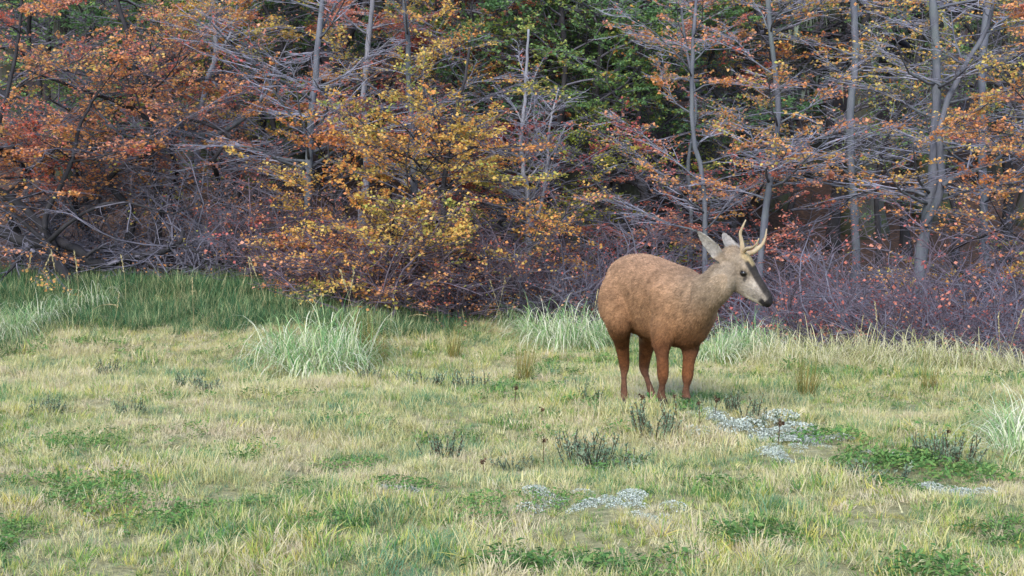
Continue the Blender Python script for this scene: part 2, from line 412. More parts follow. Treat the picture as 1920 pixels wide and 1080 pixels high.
def build_edge_trees():
    S = stem_px
    # gnarled low tree with limbs crawling over the grass
    d = 13.4
    make_tree("gnarled_tree", [S([(160, 535), (130, 522), (112, 500), (95, 455), (80, 425), (45, 390), (10, 365), (-40, 320), (-70, 240)], d),
                               S([(84, 432), (86, 400), (112, 352), (138, 292), (150, 235), (185, 170)], d - 0.1, None, False)],
              [(0.060, 0.024), (0.034, 0.012)], "gnarled dark tree with limbs crawling sideways just above the green grass", "tree", seed=11,
              bark='bark_dark', twig='twig_dark', leaf='orange', leafy=0.75, nl=13, L=1.25, z=(0.45, 0.98), extra_leafy=-0.4,
              extra_limbs=[([at(*p, d + 0.1) for p in [(-30, 425), (30, 445), (62, 460), (100, 452), (142, 466), (160, 483), (186, 499), (205, 499)]], 0.066, 0.050),
                           ([at(*p, d + 0.1) for p in [(203, 500), (230, 485), (262, 478), (300, 475), (330, 460), (345, 445), (344, 432)]], 0.048, 0.022),
                           ([at(*p, d) for p in [(262, 481), (285, 497), (305, 510), (330, 514), (370, 512), (405, 522)]], 0.030, 0.009),
                           ([at(*p, d - 0.15) for p in [(92, 452), (120, 425), (160, 398), (215, 378), (275, 388), (320, 402), (362, 386)]], 0.028, 0.008),
                           ([at(*p, d - 0.1) for p in [(110, 470), (70, 440), (30, 405), (-10, 385), (-40, 350)]], 0.03, 0.012),
                           ([at(*p, d - 0.1) for p in [(330, 460), (365, 470), (395, 495), (430, 500)]], 0.018, 0.006),
                           ([at(*p, d) for p in [(160, 483), (172, 472), (188, 465), (215, 462), (240, 455)]], 0.02, 0.007),
                           ([at(*p, d - 0.2) for p in [(60, 458), (40, 480), (25, 500), (5, 520)]], 0.025, 0.01)])
    d = 14.3
    make_tree("crooked_tree", [S([(300, 480), (292, 345), (282, 300), (290, 250), (291, 215), (265, 172), (250, 110), (236, 50), (212, -25)], d, 1.6),
                               S([(291, 212), (285, 190), (272, 130), (268, 105)], d, None, False)],
              [(0.044, 0.016), (0.022, 0.01)], "crooked black stemmed tree with orange leaves rising behind the gnarled tree", "tree", seed=12,
              bark='bark_dark', twig='twig_dark', leaf='orange', leafy=0.6, nl=15, L=1.5, z=(0.18, 0.95), elev=0.05)
    d = 15.2
    make_tree("leaning_dead_trunk", [S([(100, 415), (180, 352), (250, 292), (300, 262), (345, 236)], d)], [(0.105, 0.06)],
              "thick grey dead trunk leaning sideways with a long bare branch", "dead tree", seed=13, bark='bark_grey', twig='twig_grey', leafy=0, nl=7, L=1.1, z=(0.3, 0.9),
              extra_limbs=[([at(*p, d - 0.3) for p in [(338, 250), (390, 256), (430, 240), (465, 215), (495, 180), (512, 150)]], 0.05, 0.014),
                           ([at(*p, d - 0.3) for p in [(430, 240), (470, 205), (500, 200), (525, 215)]], 0.02, 0.006),
                           ([at(*p, d - 0.2) for p in [(250, 350), (290, 378), (320, 395), (360, 385)]], 0.03, 0.010)])
    d = 15.8
    make_tree("forked_tree", [S([(372, 420), (372, 250), (388, 160), (405, 95), (398, 0)], d, 1.5), S([(398, 112), (420, 85), (438, 48), (445, 10)], d, None, False)],
              [(0.05, 0.016), (0.022, 0.01)], "slim pale forked tree with yellow orange leaves clinging near its fork", "tree", seed=14,
              bark='bark_pale', twig='twig_grey', leaf='gold', leafy=0.7, nl=16, L=1.1, z=(0.25, 0.95))
    d = 14.2
    make_tree("bare_tree", [S([(572, 540), (578, 320), (588, 170), (604, 0)], d, 1.5)], [(0.055, 0.016)],
              "nearly leafless grey tree with long feathery side branches", "tree", seed=15, bark='bark_grey', twig='twig_grey', leaf='salmon', leafy=0.30, nl=26, L=1.8, z=(0.22, 0.95), n2=13, n3=8, elev=0.3)
    d = 13.4
    make_tree("sapling", [S([(632, 560), (630, 430), (620, 345), (615, 270)], d)], [(0.03, 0.008)],
              "short dark sapling with level tiers of golden leaves", "tree", seed=16, bark='bark_dark', twig='twig_dark', leaf='gold', leafy=0.8, nl=14, L=1.2, z=(0.2, 0.98), elev=0.05)
    d = 16.2
    make_tree("slender_tree", [S([(678, 420), (688, 310), (682, 200), (690, 80), (700, -20)], d, 1.5)], [(0.05, 0.02)],
              "slender pale stem carrying salmon pink foliage beside the bare grey tree", "tree", seed=17, bark='bark_pale', twig='twig_grey', leaf='salmon', leafy=0.75, nl=20, L=1.3, z=(0.2, 0.96))
    d = 15.0
    make_tree("straight_tree", [S([(782, 500), (776, 330), (770, 210), (764, 90), (756, -20)], d, 1.6)], [(0.045, 0.018)],
              "thin straight grey tree with orange and gold leaf tiers", "tree", seed=18, bark='bark_grey', twig='twig_grey', leaf='gold', leafy=0.75, nl=22, L=1.35, z=(0.15, 0.96), elev=0.1)
    d = 13.2
    make_tree("golden_tree", [S([(858, 520), (832, 400), (834, 330), (850, 225), (872, 150), (880, 90)], d), S([(836, 380), (800, 330), (770, 290)], d - 0.2, None, False)],
              [(0.045, 0.012), (0.02, 0.008)], "low golden tree with dense flat leaf tiers and a pale broken scar", "tree", seed=19,
              bark='bark_dark', twig='twig_dark', leaf='gold', leafy=0.85, nl=20, L=1.45, z=(0.18, 0.99), elev=0.05)
    d = 12.6
    make_tree("shrubby_tree", [S([(735, 560), (725, 480), (740, 420)], d), S([(737, 555), (780, 490), (800, 440)], d, None, False)], [(0.028, 0.01), (0.02, 0.008)],
              "knee high thicket tree with golden leaf layers at the meadow edge", "tree", seed=20, bark='bark_dark', twig='twig_purple', leaf='gold', leafy=0.7, nl=12, L=1.1, z=(0.35, 0.98), elev=0.2)
    d = 13.9
    make_tree("bare_forked_tree", [S([(990, 470), (991, 380), (977, 285), (985, 170), (991, 55)], d), S([(996, 430), (1012, 390), (1026, 320), (1030, 240), (1048, 165)], d, None, False)],
              [(0.045, 0.012), (0.026, 0.008)], "leafless silver grey tree with two stems between golden tree and mossy trunks", "tree", seed=21,
              bark='bark_pale', twig='twig_grey', leaf='salmon', leafy=0.05, nl=18, L=0.8, z=(0.35, 0.98), n2=8, n3=5, elev=0.55)
    d = 13.6
    make_tree("twin_stem_tree", [S([(1322, 470), (1318, 340), (1300, 255), (1298, 120), (1306, -20)], d, 1.3), S([(1296, 400), (1290, 310), (1305, 200), (1285, 80)], d + 1.2, 1.0)],
              [(0.034, 0.013), (0.028, 0.011)], "twin stemmed grey tree with sparse orange leaves behind the deer's head", "tree", seed=22, bark='bark_grey', twig='twig_grey', leaf='orange', leafy=0.55, nl=20, L=1.3, z=(0.25, 0.96), elev=0.35)
    d = 13.2
    make_tree("upright_tree", [S([(1424, 520), (1438, 380), (1455, 265), (1460, 200), (1450, 110), (1438, -15)], d, 1.3)], [(0.042, 0.018)],
              "grey tree rising straight behind the antlers with salmon and yellow leaves", "tree", seed=23, bark='bark_grey', twig='twig_grey', leaf='orange', leafy=0.5, nl=20, L=1.4, z=(0.3, 0.97), elev=0.3)
    d = 17.2
    make_tree("grey_tree", [S([(1605, 450), (1594, 260), (1604, 100), (1600, -30)], d, 2.0)], [(0.060, 0.036)],
              "plain grey trunk with few leaves standing back between leafier trees", "tree", seed=24, bark='bark_grey', twig='twig_grey', leaf='gold', leafy=0.4, nl=20, L=1.6, z=(0.25, 0.96))
    d = 13.4
    make_tree("forked_trunk_tree", [S([(1718, 590), (1733, 430), (1748, 340), (1754, 240), (1757, 120), (1750, -20)], d, 1.5), S([(1732, 425), (1766, 345), (1762, 240), (1800, 140), (1850, 55)], d - 0.1, 0.8, False)],
              [(0.070, 0.028), (0.044, 0.015)], "stout blue grey tree splitting low into two trunks above the dry tussocks", "tree", seed=25, bark='bark_grey', twig='twig_grey', leaf='gold', leafy=0.45, nl=16, L=1.5, z=(0.3, 0.97),
              extra_limbs=[([at(*p, d - 0.2) for p in [(1768, 348), (1790, 332), (1815, 325), (1848, 312), (1880, 290)]], 0.035, 0.012)])
    d = 16.0
    make_tree("stout_tree", [S([(1845, 500), (1843, 300), (1840, 150), (1852, -10)], d, 2.0)], [(0.060, 0.034)],
              "straight grey trunk with yellow leaves standing behind the split trunk", "tree", seed=26, bark='bark_grey', twig='twig_grey', leaf='gold', leafy=0.45, nl=18, L=1.6, z=(0.2, 0.96))
    d = 12.4
    make_tree("leafy_sapling", [S([(1965, 600), (1950, 470), (1930, 380), (1925, 270), (1935, 150)], d, 0.8)], [(0.032, 0.010)],
              "young tree with open tiers of pale orange leaves past the split trunk", "tree", seed=27, bark='bark_dark', twig='twig_dark', leaf='orange', leafy=0.75, nl=20, L=1.25, z=(0.15, 0.97), elev=0.1)
    d = 12.8
    make_tree("reaching_sapling", [S([(-60, 560), (-40, 400), (-10, 260), (20, 150), (40, 30)], d, 0.8)], [(0.032, 0.010)],
              "young tree with tiers of orange leaves overhanging the gnarled tree's roots", "tree", seed=28, bark='bark_dark', twig='twig_dark', leaf='orange', leafy=0.55, nl=14, L=1.3, z=(0.3, 0.97), elev=0.1)

# ------------------------------------------------------------------ forest behind: copies of a few prototypes
def proto_lenga(seed, h, r, leafy, L, nl, leaf_size=0.040, nleaf=12, bark='bark_dark', twig='twig_dark', leaf='orange', z0=0.12, elev=0.15, name="lenga_tree"):
    rng = rs(seed); path = [np.array([0, 0, -0.08])]
    for i in range(1, 7): path.append(np.array([rng.normal(0, 0.06 * i), rng.normal(0, 0.06 * i), h * i / 6]))
    g = Geo(); P, R = trunk_tube(g, path, r, r * 0.25, 7, 22, 1.5, rng)
    LP, LR = limbs_on(P, R, nl, z0, 0.98, L, rng, elev, k=7)
    w = Geo(); f = Geo(); w.tubes(LP, LR, 5)
    spray(LP, LR, rng, leafy, leaf_size, 11, 7, nleaf, wood=w, fol=f, rmin=0.0036)
    root = empty(name, (0, 0, 0))
    obj("trunk", g.mesh("trunk", M[bark], True), root); obj("branches", w.mesh("branches", M[twig]), root); obj("foliage", f.mesh("foliage", M[leaf]), root)
    return root

def recolour(o, part, mat):
    for c in o.children:
        if c.name.split('.')[0] == part:
            c.material_slots[0].link = 'OBJECT'; c.material_slots[0].material = mat

def proto_old(seed, h, r, leafy=0.8):
    rng = rs(seed); path = [np.array([0, 0, -0.15])]
    for i in range(1, 8): path.append(np.array([rng.normal(0, 0.10 * i), rng.normal(0, 0.10 * i), h * i / 7]))
    g = Geo(); P, R = trunk_tube(g, path, r, r * 0.3, 11, 34, 1.7, rng, 0.10)
    LP, LR = limbs_on(P, R, 26, 0.14, 0.97, 3.0, rng, 0.25, k=8, rfrac=0.4, rmax=0.10, wob=0.22)
    w = Geo(); f = Geo(); w.tubes(LP, LR, 6)
    hz = LP[:, 0, 2] / h
    lf = np.clip((hz - 0.12) * 3.0, 0.25, 1.0) * leafy
    spray(LP, LR, rng, lf, 0.085, 10, 7, 7, rmin=0.005, wood=w, fol=f, roll=0.3)
    b = Geo(); n = 1300                               # beards of lichen hanging from trunk and limbs
    li = rng.randint(0, len(LP), n); t = rng.uniform(0.05, 1, n); p, T, _ = interp(LP[li], LR[li], t[:, None]); p = p[:, 0]
    k = n // 5; tt = rng.uniform(0.1, 0.9, k); q, _, rr = interp(P[None], R[None], tt[None]); a = rng.uniform(0, 6.28, k)
    p[:k] = q[0] + np.stack([np.cos(a), np.sin(a), 0 * a], 1) * rr[0][:, None]
    Ls = rng.uniform(0.10, 0.55, n); a = rng.uniform(0, 6.28, n)
    b.blades(p, np.stack([0.12 * np.cos(a), 0.12 * np.sin(a), -np.ones(n)], 1), Ls, rng.uniform(0.02, 0.07, n), np.zeros(n), 3, rng.rand(n), face=np.stack([np.cos(a), np.sin(a), 0 * a], 1))
    root = empty("old_tree", (0, 0, 0))
    obj("trunk", g.mesh("trunk", M['bark_old'], True), root); obj("branches", w.mesh("branches", M['twig_dark']), root)
    obj("foliage", f.mesh("foliage", M['deepgreen']), root); obj("hanging_lichen", b.mesh("hanging_lichen", M['lichen_beard']), root)
    return root

MARKS = [(200, "the gnarled dark tree"), (340, "the crooked black stemmed tree"), (480, "the slim pale forked tree"), (600, "the nearly leafless grey tree"), (700, "the short golden sapling"),
         (800, "the thin straight tree"), (900, "the low golden tree"), (1060, "the leafless two stemmed tree"), (1250, "the dark mossy trunks"), (1380, "the twin stemmed grey tree"), (1520, "the tree beyond the antlers"),
         (1660, "the plain grey trunk"), (1780, "the stout split trunk"), (1890, "the straight yellow leaved trunk"), (9999, "the young pale orange tree")]
def mark(px): return next(t for lim, t in MARKS if px < lim)

def place(proto, used, px, d, rz, s, label, cat, group, leaf=None, dz=0.0):
    o = proto if proto not in used else copy_tree(proto)
    used.add(proto)
    p = on_ground(px, d); o.location = (p[0], p[1], p[2] + dz); o.rotation_euler = (0, 0, rz); o.scale = (s, s, s)
    tag(o, label, cat, group)
    if leaf: recolour(o, "foliage", M[leaf])
    return o

def build_forest():
    rng = rs(5); used = set()
    protos = [proto_lenga(101, 5.5, 0.055, 0.5, 1.7, 20), proto_lenga(102, 4.6, 0.045, 0.6, 1.5, 18), proto_lenga(103, 6.5, 0.07, 0.4, 1.9, 18), proto_lenga(104, 5.0, 0.05, 0.3, 1.6, 18)]
    low = [proto_lenga(105, 2.1, 0.045, 0.45, 1.6, 12, 0.034, 13, z0=0.25, elev=0.1, name="low_tree"), proto_lenga(106, 1.7, 0.04, 0.45, 1.4, 10, 0.034, 13, z0=0.2, elev=0.05, name="low_tree")]
    for i, (px, d, c) in enumerate([(30, 14.4, 'orange'), (150, 14.9, 'orange'), (235, 14.2, 'orange'), (330, 14.9, 'salmon'), (415, 14.6, 'orange'), (-60, 14.0, 'orange'),
                                    (960, 14.8, 'red'), (1080, 16.2, 'olive'), (1170, 16.0, 'olive'), (1210, 15.4, 'salmon'), (1390, 14.2, 'salmon'), (1830, 12.9, 'gold')]):
        place(low[i % 2], used, px, d, rng.uniform(0, 6.28), rng.uniform(0.85, 1.15), {'orange': "low spreading tree with flat orange leaf tiers by", 'salmon': "low spreading tree with salmon pink leaf tiers by", 'red': "low spreading tree with dull red leaves by",
              'olive': "low spreading tree with yellowish green leaf tiers by", 'gold': "low spreading tree with golden leaf tiers by"}[c] + " " + mark(px), "tree", "low spreading trees along the edge", c)
    crown = [proto_lenga(107, 6.0, 0.07, 0.9, 2.0, 26, 0.046, 12, z0=0.32, elev=0.12, name="green_tree")]
    for px, d in [(1040, 17.2), (1130, 17.8), (1220, 17.0), (1270, 18.2), (300, 18.0), (440, 18.6), (950, 18.4)]:
        place(crown[0], used, px, d, rng.uniform(0, 6.28), rng.uniform(0.9, 1.15), "taller tree with a full green crown rising behind " + mark(px), "tree", "green crowned trees", 'green')
    text = {'orange': ("slim forest tree with orange leaves standing behind", "orange trees behind the forest edge"),
            'gold': ("slim forest tree with yellow gold leaves standing behind", "gold trees behind the forest edge"),
            'salmon': ("slim forest tree with salmon pink leaves standing behind", "salmon trees behind the forest edge"),
            'green': ("slim forest tree still in green leaf behind", "green trees behind the forest edge"),
            'olive': ("slim forest tree with yellowish green leaves behind", "olive trees behind the forest edge"),
            'red': ("slim forest tree with dull red leaves behind", "red trees behind the forest edge")}
    row = [(-120, 17.0, 'orange'), (60, 18.2, 'green'), (180, 18.5, 'green'), (330, 19.5, 'green'), (420, 18.2, 'olive'), (520, 18.5, 'orange'), (640, 18.2, 'salmon'), (730, 19.0, 'gold'),
           (840, 18.0, 'orange'), (890, 18.6, 'red'), (930, 20.5, 'green'), (1040, 19.6, 'green'), (1130, 18.8, 'green'), (1110, 22.0, 'green'), (1200, 20.4, 'green'), (1250, 18.8, 'green'), (1040, 22.5, 'red'),
           (1370, 18.0, 'orange'), (1400, 20.0, 'green'), (1480, 18.5, 'gold'), (1560, 20.5, 'gold'), (1650, 18.0, 'green'), (1700, 20.0, 'green'), (1790, 19.0, 'green'), (1880, 19.6, 'olive'),
           (1950, 17.0, 'gold'), (2060, 18.0, 'olive'), (-150, 19.0, 'green'), (270, 21.0, 'green'), (600, 21.0, 'green'), (780, 21.0, 'green'), (100, 20.5, 'green'), (480, 20.0, 'green')]
    for i, (px, d, c) in enumerate(row):
        place(protos[i % 4 if px < 1300 else 2 + i % 2], used, px, d, rng.uniform(0, 6.28), rng.uniform(0.85, 1.2), text[c][0] + " " + mark(px), "tree", text[c][1], c)
    # mossy old trees close behind the edge, then the deep forest up the slope
    olds = [proto_old(201, 13.0, 0.24), proto_old(202, 15.0, 0.30), proto_old(203, 12.0, 0.20)]
    place(olds[0], used, 1090, 20.5, 0.3, 1.0, "dark mossy old trunk rising behind the two stemmed bare tree", "tree", "mossy old trees")
    place(olds[1], used, 1168, 22.0, 2.0, 0.9, "heaviest dark mossy trunk over the reddish forest floor", "tree", "mossy old trees")
    spots = [(-60, 23), (30, 26), (120, 22), (215, 24.5), (300, 28), (360, 22.5), (470, 25), (560, 22.5), (640, 27), (700, 23.5), (800, 22.5), (880, 26), (960, 24), (1030, 28), (1250, 25), (1320, 22.5), (1390, 27),
             (1460, 23.5), (1540, 25.5), (1620, 22), (1690, 27), (1760, 23), (1850, 25), (1930, 22.5), (2010, 26), (2080, 23), (-150, 26)]
    for i, (px, d) in enumerate(spots):
        place(olds[i % 3], used, px + rng.uniform(-15, 15), d, rng.uniform(0, 6.28), rng.uniform(0.75, 1.1), "dark old tree hung with grey lichen behind " + mark(px), "tree", "lichen hung old trees of the forest interior")
    for k in range(34):
        d = rng.uniform(30, 52); px = rng.uniform(-150, 2070)
        place(olds[k % 3], used, px, d, rng.uniform(0, 6.28), rng.uniform(0.8, 1.2), "dim tall tree deep in the forest beyond " + mark(px), "tree", "tall trees deep in the forest")

# ------------------------------------------------------------------ shrubs along the forest edge
def proto_shrub(seed, h, nstem, leafy, twig, leaf, spread=0.9, n2=8, n3=6, nleaf=5, leaf_size=0.030, roll=0.6, wob=0.24, name="shrub"):
    rng = rs(seed); a = rng.uniform(0, 6.28, nstem); e = rng.uniform(0.35, 1.35, nstem)
    d = np.stack([np.cos(a) * np.cos(e) * spread, np.sin(a) * np.cos(e) * spread, np.sin(e)], 1)
    p = np.stack([rng.normal(0, 0.12, nstem), rng.normal(0, 0.12, nstem), np.full(nstem, -0.03)], 1)
    P = walk(p, d, h * rng.uniform(0.6, 1.25, nstem), 8, wob, 0.0, rng); R = rng.uniform(0.006, 0.013, nstem)[:, None] * np.linspace(1, 0.35, 8)[None]
    g = Geo(); g.tubes(P, R, 5); w = Geo(); f = Geo()
    spray(P, R, rng, leafy, leaf_size, n2, n3, nleaf, rmin=0.0036, wood=w, fol=f, roll=roll, up2=0.03)
    root = empty(name, (0, 0, 0))
    obj("stems", g.mesh("stems", M[twig], True), root); obj("twigs", w.mesh("twigs", M[twig]), root)
    if leafy > 0: obj("foliage", f.mesh("foliage", M[leaf]), root)
    return root

def build_shrubs():
    rng = rs(9); used = set()
    bare = [proto_shrub(301, 1.0, 16, 0.20, 'twig_purple', 'salmon', n2=7, n3=6, name="bare_shrub"), proto_shrub(302, 1.2, 16, 0.10, 'twig_blue', 'salmon', n2=7, n3=6, name="bare_shrub")]
    grey = [proto_shrub(303, 1.6, 13, 0.16, 'twig_blue', 'orange', n2=8, n3=6, wob=0.34, name="grey_thicket")]
    leafy = [proto_shrub(304, 0.9, 14, 0.36, 'twig_purple', 'orange', roll=0.35, name="leafy_shrub"), proto_shrub(305, 0.75, 16, 0.45, 'twig_purple', 'red', roll=0.4, name="leafy_shrub")]
    # purple-brown bare shrubs
    sets = [(bare, None, "low bare shrub of fine purplish twigs by", "bare shrub", "purplish bare shrubs along the forest edge",
             [(930, 13.6), (985, 13.2), (1040, 13.4), (1090, 13.2), (1020, 14.2), (960, 14.6), (1110, 14.0), (1150, 14.6), (1200, 13.8), (900, 14.4), (1370, 12.9), (1430, 12.4), (1480, 12.2), (1535, 12.6), (1580, 12.0), (1630, 12.3), (1680, 11.8), (1730, 12.2),
              (1780, 11.6), (1830, 12.0), (1880, 11.4), (1925, 11.8), (1975, 11.2), (1450, 13.6), (1520, 14.0), (1600, 13.6), (1670, 14.2), (1790, 13.8), (1860, 13.5), (1930, 13.8), (1260, 14.6), (1330, 14.4), (1390, 14.2), (2030, 12.4),
              (1560, 11.5), (1640, 11.3), (1720, 11.0), (1800, 10.8), (1860, 10.6), (1920, 10.4), (1470, 11.8), (460, 14.4), (500, 13.9)]),
            (grey, None, "tall tangle of bare blue grey twigs by", "bare shrub", "grey twig tangles",
             [(345, 14.0), (405, 13.8), (450, 14.4), (490, 14.0), (300, 14.3), (525, 14.7), (215, 14.9), (130, 15.2), (50, 15.0), (-20, 15.2), (270, 14.4),
              (1500, 14.2), (1575, 14.6), (1640, 13.8), (1800, 14.2), (1870, 13.7), (1690, 14.6), (1350, 15.0)]),
            (leafy[:1], None, "low shrub with rust orange leaves by", "shrub", "orange shrubs along the meadow edge",
             [(540, 13.5), (585, 13.1), (640, 12.9), (690, 12.7), (760, 12.6), (800, 12.9), (850, 12.8), (820, 13.6), (660, 13.8), (720, 13.6), (520, 14.3), (890, 13.3)]),
            (leafy[1:], None, "low shrub with dull pink and red leaves by", "shrub", "red shrubs behind the deer",
             [(1160, 13.6), (1230, 13.2), (1290, 13.4), (1350, 13.8), (1420, 14.6), (1500, 14.8), (1560, 13.2), (1640, 12.9), (1760, 12.6), (1890, 12.6), (1100, 15.2), (1700, 13.4)])]
    for protos, leaf, lab, cat, grp, spots in sets:
        for i, (px, d) in enumerate(spots):
            place(protos[i % len(protos)], used, px + rng.uniform(-12, 12), d + rng.uniform(-0.15, 0.15), rng.uniform(0, 6.28), rng.uniform(0.65, 1.35), lab + " " + mark(px), cat, grp)

# ------------------------------------------------------------------ meadow
def grass_mat(name, stops, trans=0.35, noise_scale=0.55, amt=0.9, tufts=0.0):
    m, nt, out = mat_new(name)
    P = world_pos(nt)
    n1 = noise_node(nt, noise_scale, 3, P, 0.6)
    f = math_node(nt, 'ADD', attr(nt, "tint"), math_node(nt, 'MULTIPLY', math_node(nt, 'SUBTRACT', n1, 0.5), amt), clamp=not tufts)
    if tufts:                                             # each tuft has a tone of its own
        f = math_node(nt, 'ADD', f, math_node(nt, 'MULTIPLY', attr(nt, "tone", 'INSTANCER'), tufts), clamp=True)
    c = ramp_node(nt, stops, f)
    b = nt.nodes.new("ShaderNodeBsdfDiffuse"); nt.links.new(c, b.inputs['Color'])
    tr = nt.nodes.new("ShaderNodeBsdfTranslucent"); nt.links.new(c, tr.inputs['Color'])
    mx = nt.nodes.new("ShaderNodeMixShader"); mx.inputs[0].default_value = trans
    nt.links.new(b.outputs[0], mx.inputs[1]); nt.links.new(tr.outputs[0], mx.inputs[2]); nt.links.new(mx.outputs[0], out.inputs[0])
    return m

STRAW = [(0.0, (0.12, 0.25, 0.14)), (0.2, (0.27, 0.36, 0.19)), (0.36, (0.47, 0.45, 0.18)), (0.6, (0.61, 0.54, 0.24)), (0.82, (0.68, 0.61, 0.36)), (1.0, (0.62, 0.51, 0.34))]
M['straw'] = grass_mat("grass_straw", STRAW, 0.4, 1.3, 0.7, 0.75)
M['blade'] = grass_mat("grass_green", [(0.0, (0.09, 0.20, 0.07)), (0.4, (0.20, 0.32, 0.08)), (0.65, (0.42, 0.46, 0.12)), (1.0, (0.62, 0.51, 0.15))], 0.4, 0.8, 0.6, 0.6)
M['herb'] = grass_mat("herb_leaves", [(0.0, (0.06, 0.14, 0.05)), (0.5, (0.12, 0.24, 0.07)), (1.0, (0.24, 0.33, 0.10))])
M['lush'] = grass_mat("grass_lush_shaded", [(0.0, (0.04, 0.11, 0.055)), (0.4, (0.075, 0.165, 0.075)), (0.75, (0.17, 0.25, 0.10)), (1.0, (0.44, 0.42, 0.22))], 0.3, 0.8, 0.5, 0.3)  # greener grass, its ramp also darkened to stand in for tree shade
M['tussock'] = grass_mat("tussock_blades", [(0.0, (0.13, 0.28, 0.11)), (0.35, (0.29, 0.44, 0.17)), (0.6, (0.54, 0.56, 0.30)), (1.0, (0.76, 0.72, 0.55))], amt=0.5)
M['tussock_dry'] = grass_mat("dry_tussock_blades", [(0.0, (0.26, 0.33, 0.10)), (0.4, (0.50, 0.46, 0.20)), (1.0, (0.68, 0.61, 0.42))], amt=0.5)
M['rush'] = grass_mat("rush_blades", [(0.0, (0.10, 0.14, 0.04)), (0.5, (0.22, 0.19, 0.06)), (1.0, (0.36, 0.24, 0.08))], amt=0.4)
M['heath'] = grass_mat("heath_needles", [(0.0, (0.11, 0.17, 0.105)), (0.6, (0.21, 0.28, 0.18)), (1.0, (0.33, 0.38, 0.26))], amt=0.4)
M['lichen'] = grass_mat("ground_lichen", [(0.0, (0.30, 0.34, 0.27)), (0.5, (0.46, 0.49, 0.42)), (1.0, (0.62, 0.63, 0.57))], trans=0.15, amt=0.5)
M['stalk'] = grass_mat("seed_stalks", [(0.0, (0.30, 0.24, 0.11)), (1.0, (0.55, 0.46, 0.26))], amt=0.3)
M['stalk_dark'] = grass_mat("dead_flower_stalks", [(0.0, (0.06, 0.035, 0.025)), (1.0, (0.16, 0.10, 0.06))], amt=0.3)

def fountain(g, rng, n, h, w, spread, t0, t1):
    a = rng.uniform(0, 6.28, n); r = spread * np.sqrt(rng.rand(n)); B = np.stack([np.cos(a) * r, np.sin(a) * r, np.full(n, -0.02)], 1)
    a2 = a + rng.normal(0, 0.7, n); l = rng.uniform(0.15, 1.5, n); dead = rng.rand(n) < 0.4
    D = np.stack([np.cos(a2) * l, np.sin(a2) * l, np.ones(n)], 1)
    t = np.where(dead, rng.uniform(0.75, 1.0, n), rng.uniform(t0, t1, n))
    g.blades(B, D, h * rng.uniform(0.45, 1.3, n) * np.where(dead, 1.1, 1), w * rng.uniform(0.6, 1.5, n), rng.uniform(0.5, 1.3, n) * np.where(dead, 1.5, 0.9), 9, t)

def tuft(g, rng, n, h, w, lean, spread, droop, t0, t1, k=3):
    a = rng.uniform(0, 6.28, n); r = spread * np.sqrt(rng.rand(n)); B = np.stack([np.cos(a) * r, np.sin(a) * r, np.full(n, -0.01)], 1)
    a2 = a + rng.normal(0, 0.9, n); l = lean * rng.uniform(0.1, 1.3, n)
    D = np.stack([np.cos(a2) * l, np.sin(a2) * l, np.ones(n)], 1)
    g.blades(B, D, h * rng.uniform(0.5, 1.25, n), w * rng.uniform(0.6, 1.4, n), droop * rng.uniform(0.2, 1.3, n), k, np.clip(rng.normal((t0 + t1) / 2, (t1 - t0) / 2.5, n), 0, 1))

